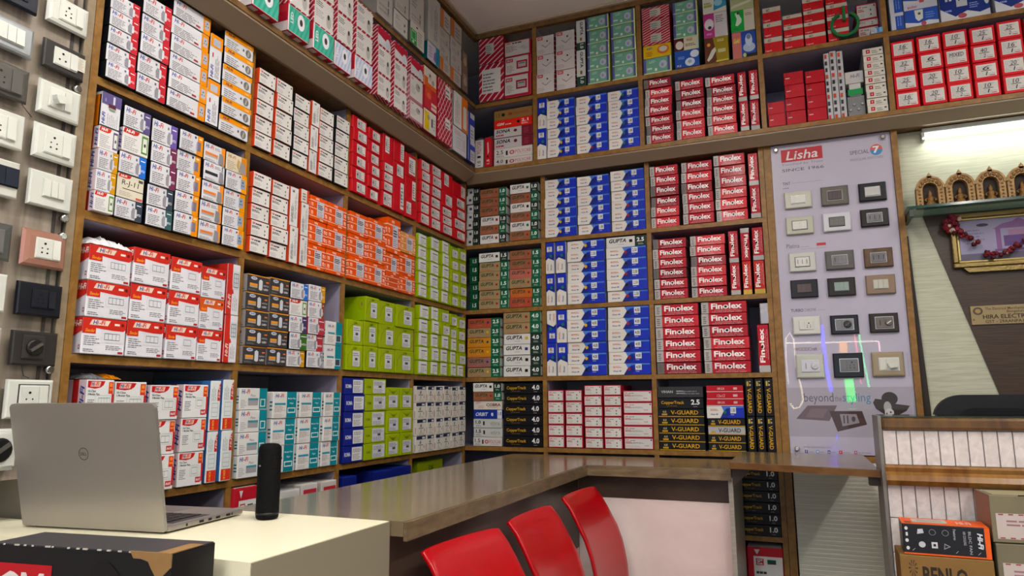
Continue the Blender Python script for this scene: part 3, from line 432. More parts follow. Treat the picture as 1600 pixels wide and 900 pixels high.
 'gmred': lambda: D('#c5c2bf', [r(0, 0, 1, .12, '#a8243a'), r(.9, 0, 1, 1, '#a8243a'), r(.04, .74, .3, .92, '#a8243a'), t('GM LUX', .07, .78, .27, .88, '#d8c4c8', .02), r(.44, .34, .86, .76, '#9d2034'), r(.5, .42, .8, .68, '#a9a4a6'), r(.54, .58, .76, .64, '#6d6d74'), f(.06, .22, .36, .6, 5, '#8c8488')], side='#9d2438', desc='white red-window lamp carton', name='lamp_carton', asp=1.3),
 'dome3': lambda: D('#c6c1c0', [r(.06, .8, .36, .96, '#b8303a'), t('GM', .1, .84, .3, .92, '#d8c8c8', .03), p([(.3, .52), (.52, .36), (.86, .58), (.84, .6), (.52, .4), (.32, .55)], '#6d6d70'), e(.62, .7, .05, .045, '#2c2c30'), f(.06, .08, .5, .3, 3, '#a59c9e')], side='#96222f', bot='#8c2030', B=[stripes(0, 0, 1, 1, 6, .6, .07, '#a8505c')], Rt=[stripes(0, 0, 1, 1, 7, .8, .07, '#cdb0b4')], desc='white panel-light carton', name='lamp_carton', asp=1.0),
 'glamp': glamp,
 'yel': lambda: pict('#c9ab20', [e(.72, .55, .22, .36, '#c46a34'), e(.72, .58, .15, .22, '#b9bcb4'), t('LED', .14, .68, .34, .84, '#3a4a9a', .03), f(.1, .15, .36, .55, 3, '#a8522c')], 'yellow lamp carton', '#b9b3a2', 2),
 'maroonc': lambda: pict('#c2bfa8', [r(0, 0, .4, 1, '#4e1c26'), e(.22, .45, .16, .34, '#cfc9bc'), t('ROLEX', .52, .7, .76, .9, '#8c2c2c', .03), f(.46, .3, .9, .55, 2, '#5c3a34'), p([(.9, 0), (1, 0), (1, 1), (.94, .9)], '#a9bdb4')], 'maroon-cream rose carton', '#7d8a80', 2), 'bluecup': lambda: pict('#2450a0', [e(.62, .28, .2, .24, '#c4cdd8'), e(.62, .3, .08, .1, '#8ea4c0'), e(.82, .72, .18, .22, '#c4cdd8'), t('GOLD', .14, .5, .4, .66, '#7fa4d8', .02), t('P.S', .1, .06, .26, .18, '#d8b4cc', .03)], 'blue ceiling-rose carton', '#3a3f4a', 1.5),
 'cyan': lambda: pict('#c9ccc0', [p([(.45, .1), (1, .25), (1, .8), (.5, .75)], '#3a86a8'), e(.66, .45, .18, .16, '#8ec0d4'), f(.06, .3, .4, .6, 2, '#7d8a6a'), r(.06, .34, .4, .42, '#a8a458')], 'cyan-white holder carton', '#9aa08c'), 'pink': lambda: pict('#c2bec2', [r(0, 0, .46, 1, '#a83a80'), e(.24, .55, .2, .24, '#cfccd2'), e(.26, .42, .08, .07, '#3c343a'), t('GOLD', .12, .12, .34, .2, '#e0b4d0', .02), f(.52, .6, .9, .92, 4, '#6d6d72')], 'pink holder carton'), 'gold': lambda: pict('#8f7f28', [p([(0, 0), (.5, 0), (.46, .5), (.36, .98), (0, 1)], '#5c3020'), p([(.08, .12), (.3, .5), (.44, .6), (.48, .46), (.3, .18), (.14, .06)], '#c2c6b8'), e(.18, .72, .07, .07, '#d09a4c'), r(.56, .36, .88, .5, '#b9b48c'), t('GOLD', .54, .8, .82, .9, '#d8d0a0', .02), r(.46, 0, 1, .06, '#c2b450')], 'brown-gold holder carton'),
 'crm': lambda: pict('#a9ae88', [f(.1, .5, .6, .9, 3, '#7d8260'), p([(0, .1), (.9, .3), (.95, .4), (.1, .25)], '#c9ccb8')], 'olive-cream holder carton'), 'greenb': lambda: pict('#bdb9ac', [r(0, 0, .56, 1, '#2c9c48'), p([(.18, .3), (.28, .26), (.44, .4), (.46, .56), (.3, .92), (.18, .86), (.26, .6)], '#c4d4c4'), e(.32, .86, .06, .07, '#4a4a44'), f(.62, .7, .92, .84, 2, '#77746a'), f(.1, .12, .46, .18, 1, '#1c6a30')], 'green holder carton'), 'bluecup2': lambda: pict('#2a4ca0', [r(0, 0, .38, 1, '#b8706a'), t('Gold', .06, .6, .32, .78, '#d8d45c', .02, .2), e(.7, .38, .26, .18, '#a9b8cc'), e(.7, .66, .15, .24, '#b8c6d6'), e(.7, .78, .09, .1, '#6a7a94'), r(.56, 0, 1, .14, '#1c1c24'), e(.5, .1, .07, .08, '#b9c46a')], 'blue cup-holder carton'),
 'rwst': lambda: D('#b8242a', [r(0, .68, 1, 1, '#b9b5a8'), t('40', .18, .72, .38, .92, '#2c2a2a', 0, .2), t('2', .2, .42, .28, .6, '#3c1214', 0, .2), t('Legend', .05, .06, .38, .2, '#d8b4b4', .02)], side='#8f1c24', desc='red white-topped breaker carton', name='breaker_carton', asp=1.5, rough=.35, coat=.1),
 'flo': lambda: D('#2f52a4', [r(0, .74, 1, 1, '#b5b8c4'), t('anchor', .1, .8, .4, .94, '#a8474c', .02), p([(0, 0), (1, 0), (1, .14), (.7, .2), (.4, .12), (0, .22)], '#c2c5cc'), e(.55, .08, .08, .1, '#a8525c'), p([(.3, .7), (.56, .7), (.54, .3), (.4, .2), (.32, .34)], '#c2c8c2'), r(.4, .48, .48, .58, '#4a5a3a'), f(.62, .3, .92, .6, 3, '#6a84c4')], side='#c2c5cc', desc='blue white-flowered switch carton', name='switch_carton', asp=1.3), 'flob': lambda: D('#1c3078', [p([(0, 0), (1, 0), (1, .2), (.8, .12), (.55, .24), (.3, .1), (0, .4)], '#c2c5cc'), r(.04, .8, .3, .97, '#b8606a'), t('anchor', .06, .83, .28, .94, '#d8c8cc', .02), r(.34, .4, .56, .94, '#b5babf'), e(.45, .76, .02, .03, '#33333a'), e(.4, .6, .015, .025, '#33333a'), e(.5, .6, .015, .025, '#33333a'), r(.12, .62, .17, .7, '#c2c5cc'), r(.2, .62, .25, .7, '#c2c5cc'), t('16A SWITCH', .6, .7, .84, .78, '#c9d0e4', .02), f(.1, .28, .32, .4, 1, '#8a9ad0'), f(.6, .3, .8, .5, 3, '#8a9ad0'), e(.44, .1, .09, .08, '#a8525c'), e(.95, .5, .05, .16, '#c2c5cc')], side='#b5b8c4', desc='long blue flower-printed switch carton', name='switch_carton', asp=1.3), 'flov': lambda: D('#2f52a4', [r(0, 0, .35, 1, '#b5b8c4'), f(.5, .2, .9, .9, 2, '#6a84c4', .4, True), r(.35, .8, 1, 1, '#b5b8c4')], side='#b5b8c4', desc='narrow blue switch carton', name='switch_carton', asp=.6),
 'dgreen': lambda: dome('#3f9a86', '#55a894'), 'dblue': lambda: dome('#a9b0c8', '#c2c7d4'),
 'tapew': lambda: tapeb([r(.05, .04, .95, .94, '#c9c7c4'), f(.12, .66, .5, .86, 3, '#4b4b52'), f(.12, .3, .56, .56, 4, '#9a9a9e'), e(.74, .36, .12, .24, '#aba8a4'), e(.72, .5, .05, .09, '#33302e')], 'white red-edged downlight carton'), 'redtop': lambda: tapeb([r(.04, .06, .96, .94, '#c4c3c8'), p([(.04, .94), (.96, .94), (.96, .4), (.6, .42), (.3, .5), (.04, .56)], '#a02438'), e(.76, .36, .16, .26, '#b9bac4')], 'crimson-topped lamp carton', asp=1.5),
 'dwhite': lambda: tapeb([r(.04, .12, .96, .96, '#c5c2be'), e(.6, .64, .16, .16, '#9d9a96'), p([(.56, .74), (.72, .7), (.7, .62)], '#2c2a2a'), t('GM', .1, .82, .26, .9, '#b8606a', .03), f(.1, .3, .5, .6, 4, '#a5a2a0')], 'white pale-red spotlight carton', base='#a8707a', st=False),
 'orw': lambda: D('#c4bcb2', [r(0, 0, .3, .5, '#c4622c'), r(.3, 0, 1, .24, '#c4622c'), e(.45, .6, .14, .2, '#b0aaa4'), e(.7, .4, .1, .14, '#8f8a86'), e(.45, .66, .05, .08, '#33302e')], side='#b8562c', desc='white-orange spotlight carton', name='lamp_carton'), 'redb': lambda: D('#b0303a', [r(0, .5, .5, 1, '#b8482c'), e(.3, .6, .16, .14, '#c9604a'), r(.5, .25, .94, .38, '#c9b0a8'), r(.5, .06, .94, .2, '#c9b0a8')], side='#9a2834', desc='red-orange spotlight carton', name='lamp_carton'), 'yelw': lambda: D('#c4c2bc', [r(.04, .04, .42, .9, '#c9b02c'), e(.36, .66, .1, .12, '#8f8c84'), r(.6, .3, .72, .7, '#4b4b4e'), f(.76, .2, .94, .8, 4, '#9a9a9e')], side='#9a2834', bot='#8c2030', desc='yellow-white spotlight carton', name='lamp_carton'),
 'taped': lambda: D('#a81f34', [stripes(0, 0, 1, 1, 9, 1.4, .05, '#d0bcc0'), stripes(0, 0, 1, 1, 7, -1.4, .03, '#c9a4ac')], side='#8f1c2c', B=[stripes(0, 0, 1, 1, 9, .6, .05, '#b87884')], desc='red diamond-striped lamp carton', name='lamp_carton', stk=lab(.5, .56, .86, .92, 6, 2)),
 'whor': lambda: D('#c4c4c2', [r(.54, 0, 1, 1, '#c9702c'), r(.66, .08, .92, .74, '#c4c0ba'), f(.1, .1, .44, .9, 3, '#a89a94', .4, True)], side='#8f8d8a', desc='white-orange lamp carton', name='lamp_carton', asp=.9), 'swbox': lambda: D('#bfc0c4', [o_(.25, .2, .68, .62, .015, .02, '#8f929c'), f(.32, .3, .6, .55, 3, '#a5a7b0'), f(.1, .72, .6, .9, 3, '#b08a90'), f(.75, .2, .92, .8, 3, '#b5727c', .4, True)], side='#8f8d8a', bot='#5c5854', desc='white switch-outline carton', name='switch_carton'), 'bluew': lambda: D('#b5b8bd', [r(0, .55, 1, .8, '#2c3f98'), r(0, 0, .3, 1, '#2c3f98'), f(.4, .1, .9, .45, 3, '#77777c')], side='#1f2b60', desc='blue-white lamp carton', name='lamp_carton'),
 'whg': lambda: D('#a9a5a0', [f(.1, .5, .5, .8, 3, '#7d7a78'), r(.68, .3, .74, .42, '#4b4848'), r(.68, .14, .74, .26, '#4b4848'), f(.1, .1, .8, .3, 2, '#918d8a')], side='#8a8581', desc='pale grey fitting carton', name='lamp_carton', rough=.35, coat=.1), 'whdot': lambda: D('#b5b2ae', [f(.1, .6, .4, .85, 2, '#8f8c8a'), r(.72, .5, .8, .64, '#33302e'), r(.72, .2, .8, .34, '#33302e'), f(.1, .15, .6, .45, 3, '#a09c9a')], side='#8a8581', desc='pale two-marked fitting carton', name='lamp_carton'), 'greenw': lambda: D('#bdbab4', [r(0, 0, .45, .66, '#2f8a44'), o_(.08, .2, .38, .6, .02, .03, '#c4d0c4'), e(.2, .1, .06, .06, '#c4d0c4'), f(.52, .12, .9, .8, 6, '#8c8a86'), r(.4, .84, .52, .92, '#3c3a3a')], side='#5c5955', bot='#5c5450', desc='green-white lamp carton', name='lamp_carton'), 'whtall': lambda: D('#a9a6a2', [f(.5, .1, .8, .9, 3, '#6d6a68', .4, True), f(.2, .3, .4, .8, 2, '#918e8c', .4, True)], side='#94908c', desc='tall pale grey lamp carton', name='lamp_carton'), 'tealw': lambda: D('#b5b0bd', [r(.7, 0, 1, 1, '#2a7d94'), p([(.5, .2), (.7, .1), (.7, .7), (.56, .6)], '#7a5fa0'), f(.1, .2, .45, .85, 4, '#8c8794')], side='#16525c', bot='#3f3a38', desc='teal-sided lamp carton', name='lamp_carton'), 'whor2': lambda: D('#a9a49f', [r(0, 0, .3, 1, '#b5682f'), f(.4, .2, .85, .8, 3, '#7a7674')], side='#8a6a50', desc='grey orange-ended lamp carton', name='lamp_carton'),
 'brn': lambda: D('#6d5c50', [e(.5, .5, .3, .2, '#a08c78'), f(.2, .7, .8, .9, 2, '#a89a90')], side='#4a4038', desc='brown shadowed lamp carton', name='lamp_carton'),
}
KCACHE = {}
def kind(k):
    if k in KCACHE: return KCACHE[k]
    if k in KINDS: d = KINDS[k]()
    elif k.startswith('gup_'): d = gupta(k[4], k[5], k[6:])
    elif k.startswith('blue_'): d = blue(k[5], k[6:])
    elif k.startswith('ct'): d = ctrack(k[2:])
    elif k.startswith('etira'): d = D('#b5b6b4', [t(k[5:], .08, .44, .26, .84, '#26262a', .03), f(.08, .14, .28, .36, 2, '#6d6d70'), r(.34, .3, .4, .74, '#1a1a1e'), t('etira', .6, .34, .92, .7, '#6f7672', 0), r(.62, .24, .9, .27, '#8c8f8c')], side='#8a8a88', desc='grey-white cable carton', name='cable_carton', asp=3.3)
    elif k.startswith('poly'): d = D('#c6c2be', [t(k[4:], .06, .4, .24, .84, '#2b2b30', .01), f(.06, .12, .28, .32, 2, '#6d6d70'), r(.31, .24, .36, .72, '#17171c'), e(.47, .5, .065, .22, '#a8474c'), e(.47, .5, .035, .12, '#d0b8b4'), t('POLYCAB', .56, .34, .95, .7, '#a8474c', .0), r(.6, .2, .9, .23, '#8c8884')], side='#8f8b86', desc='white red-lettered cable carton', name='cable_carton', asp=3.7)
    elif k.startswith('hw_'): d = hwtype(k[3:])
    else: raise KeyError(k)
    KCACHE[k] = d; return d
def mkmat(d): return lambda c: M(c, max(.38, d['rough']), 0, d['bump'], 9, coat=d['coat']*.35, var=.16 if d['bump'] else .08, spec=.16)
MESH = {}
def carton_mesh(k):
    if k in MESH: return MESH[k]
    d = kind(k); h = .05 if d['asp'] > 1 else .12; wd = h*d['asp']; dp = d['d']
    P = Print(); c = (.0012/wd, .0012/dp, .0012/h)
    def q(fixed, val, other, col):
        i, j = other; pts = []
        for a, b in ((0, 0), (1, 0), (1, 1), (0, 1)):
            v = [0, 0, 0]; v[fixed] = val; v[i] = c[i] if a == 0 else 1-c[i]; v[j] = c[j] if b == 0 else 1-c[j]; pts.append(tuple(v))
        if (fixed == 1) == (val == 1): pts.reverse()
        P.quad(pts, col)
    q(1, 0, (0, 2), d['base']); q(1, 1, (0, 2), d['side']); q(0, 0, (1, 2), d['side']); q(0, 1, (1, 2), d['side']); q(2, 0, (0, 1), d['bot']); q(2, 1, (0, 1), d['top'])
    # chamfered edges and corners
    for ax in range(3):
        i, j = [a for a in range(3) if a != ax]
        for a in (0, 1):
            for b in (0, 1):
                pts = []
                for s_, w_ in ((0, 0), (1, 0), (1, 1), (0, 1)):
                    v = [0, 0, 0]; v[ax] = c[ax] if s_ == 0 else 1-c[ax]
                    if w_ == 0: v[i] = a; v[j] = c[j] if b == 0 else 1-c[j]
                    else: v[i] = c[i] if a == 0 else 1-c[i]; v[j] = b
                    pts.append(tuple(v))
                P.quad(pts, d['edge'] if (ax != 1 and (0 in (a, b))) else d['side'])
    for a in (0, 1):
        for b in (0, 1):
            for g in (0, 1):
                v0 = [(c[n] if s_ == 0 else 1-c[n]) for n, s_ in enumerate((a, b, g))]
                P.quad([(a, v0[1], v0[2]), (v0[0], b, v0[2]), (v0[0], v0[1], g)], d['side'])
    P.add(d['items'], lambda u, v, o: (u, -o/dp, v))
    if d['L']: P.add(d['L'], lambda u, v, o: (-o/wd, (1-u)*.3, v))
    if d['Rt']: P.add(d['Rt'], lambda u, v, o: (1+o/wd, u, v))
    if d['B']: P.add(d['B'], lambda u, v, o: (u, v*.25, -o/h))
    me = P.mesh(k, mkmat(d))
    bm = bmesh.new(); bm.from_mesh(me)
    bmesh.ops.recalc_face_normals(bm, faces=[f_ for f_ in bm.faces if f_.index < 26]); bm.to_mesh(me); bm.free()
    sm = None
    if d['stk']:
        Q = Print(); Q.add(d['stk'], lambda u, v, o: (u, -o/dp, v), base=1+len([1 for x in d['items']][:3]))
        sm = Q.mesh(k+'_label', lambda cc: M(cc, .6, var=.06, spec=.12))
    MESH[k] = (me, sm); return MESH[k]
# ================================================================== room shell
XL, YB, XU, YU = -1.404, 2.9, -1.326, 2.822
OAK = grain('#74501f', '#8a642f', (3, 3, 3), .42, nscale=14); OAKD = grain('#5f4527', '#7a5a34', (3, 3, 3), .45, nscale=14)
INNER = M('#8d8798', .45, noise=.1); BROWN = grain('#4a3425', '#5f4530', (4, 4, 4), .45, nscale=10); TAUPE = M('#8c7d6b', .4, noise=.12, nscale=6)
SOFF = grain('#6e5238', '#836546', (3, 3, 3), .5, nscale=9)
G().box(-1.9, 2.7, -3.2, 3.4, -.05, 0).build('floor', grain('#8f8a82', '#a09a90', (2, 2, 2), .3, nscale=5), kind='structure')
G().box(-1.9, 2.7, -3.2, 3.4, CEIL, CEIL+.06).build('ceiling', M('#e2dcd8', .85, noise=.05, nscale=3), kind='structure')
G().box(-1.9, -1.72, -3.2, 3.4, 0, CEIL).build('wall_left', M('#a39c94', .7), kind='structure')
G().box(-1.72, 2.7, 3.22, 3.4, 0, CEIL).build('wall_back', M('#a39c94', .7), kind='structure')
G().box(2.6, 2.7, -3.2, 3.22, 0, CEIL).build('wall_right', M('#b5afa6', .7), kind='structure')
# alcove wall right of the display panel: pale textured laminate with a dark brown laminate wedge
AW = 2.95
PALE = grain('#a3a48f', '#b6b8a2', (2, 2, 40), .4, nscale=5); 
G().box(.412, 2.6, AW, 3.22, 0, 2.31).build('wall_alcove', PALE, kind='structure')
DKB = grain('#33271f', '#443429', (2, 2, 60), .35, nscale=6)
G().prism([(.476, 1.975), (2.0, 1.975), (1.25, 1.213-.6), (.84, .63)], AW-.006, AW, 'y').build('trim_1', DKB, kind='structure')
G().prism([(.402, 1.9), (.42, 1.9), (.44, 1.2), (.41, 1.2)], AW-.02, AW-.001, 'y').build('trim_2', M('#2a211b', .5), kind='structure')
# ceiling bead along the loft tops
b = G().box(XU-.002, XU+.012, .2, YU+.01, CEIL-.012, CEIL-.001).box(XU, 2.6, YU-.012, YU+.002, CEIL-.012, CEIL-.001)
b.build('trim_3', M('#b0a090', .5), kind='structure')
# ================================================================== shelving
ROWS = [('A', 2.008), ('B', 1.700), ('C', 1.390), ('D', 1.085), ('E', .776), ('F', .466), ('G', .15)]
HT = .0085
def shelf_unit(root, boards, span, depth, divs, wall, front, top, edge=OAK, inner=INNER, lastbot=0):
    """boards: list of z; span (s0,s1); dividers at s; wall 'L' or 'B'"""
    s0, s1 = span
    def bx(g, a0, a1, d0, d1, z0, z1):       # a along wall, d depth behind the front plane
        if wall == 'L': g.box(front-d1, front-d0, a0, a1, z0, z1)
        else: g.box(a0, a1, front+d0, front+d1, z0, z1)
        return g
    bx(G(), s0, s1, depth, depth+.012, boards[-1]-HT, top).build('back_panel', inner, root)
    for z in boards:
        bo = bx(G(), s0, s1, .006, depth-.001, z-HT, z+HT).build('shelf_board', inner, root)
        bx(G(), s0, s1, -.001, .0055, z-HT-.001, z+HT+.0005).build('edge_strip', edge, bo)
    zs = [top]+boards
    for a, b in zip(zs, zs[1:]):
        for dv in divs:
            o = bx(G(), dv-.009, dv+.009, .006, depth-.001, b+HT+.0005, a-HT-.0005 if a != top else a-.001).build('divider', inner, root)
            bx(G(), dv-.0095, dv+.0095, -.0005, .0055, b+HT+.001, a-HT-.0015 if a != top else a-.001).build('edge_strip', edge, o)
ul = empty('wall_shelving', (0, 0, 0), label='tall oak-edged shelving unit along the left wall, filled with switch cartons', cat='shelving')
shelf_unit(ul, [z for _, z in ROWS], (1.003, 2.886), .29, [1.470, 1.940, 2.410, 2.876], 'L', XL, 2.312)
g = G().box(XL-.29, XL-.002, .972, 1.002, 0.02, 2.312); o = g.build('end_panel', grain('#7d7668', '#938b7c', (1, 10, 1), .4, nscale=4), ul)
G().box(XL-.001, XL+.004, .985, 1.0025, .02, 2.312).build('edge_strip', OAK, o)
G().box(XL-.001, XL+.002, .966, .9845, .02, 2.312).build('edge_strip', grain('#7d6e58', '#8c7c64', (3, 3, 3), .45, nscale=14), o)
ub = empty('wall_shelving', (0, 0, 0), label='oak-edged shelving unit on the back wall, filled with cable cartons', cat='shelving')
shelf_unit(ub, [z for _, z in ROWS], (-1.70, -.072), .29, [-1.024, -.547, -.081], 'B', YB, 2.312)
lf = empty('loft_shelving', (0, 0, 0), label='overhanging two-tier loft shelf below the ceiling on the left wall', cat='shelving')
shelf_unit(lf, [2.665, 2.352], (.25, 2.8203), .36, [], 'L', XU, 3.005, OAKD)
lb = empty('loft_shelving', (0, 0, 0), label='overhanging two-tier loft shelf below the ceiling on the back wall', cat='shelving')
shelf_unit(lb, [2.665, 2.352], (-1.69, 2.55), .36, [-1.029, -.545, -.057, .395], 'B', YU, 3.005, OAK)
for root, L_ in ((lf, True), (lb, False)):
    if L_:
        G().box(XU-.02, XU, .25, 2.8215, 3.006, CEIL-.001).build('top_rail', OAKD, root)
        G().prism([(XU-.002, 2.342), (XU-.002, 2.336), (XU-.05, 2.306), (XU-.06, 2.306), (XU-.06, 2.342)], .25, 2.8215, 'y').build('fascia', TAUPE, root)
        G().box(-1.70, XU-.061, .25, 2.8215, 2.314, 2.34).build('soffit', SOFF, root)
    else:
        G().box(XU-.02, 2.55, YU, YU+.02, 3.006, CEIL-.001).build('top_rail', OAKD, root)
        G().prism([(YU+.002, 2.342), (YU+.002, 2.336), (YU+.05, 2.306), (YU+.06, 2.306), (YU+.06, 2.342)], XU-.064, 2.55, 'x').build('fascia', TAUPE, root)
        G().box(-1.69, 2.55, YU+.061, 3.18, 2.314, 2.34).build('soffit', SOFF, root)
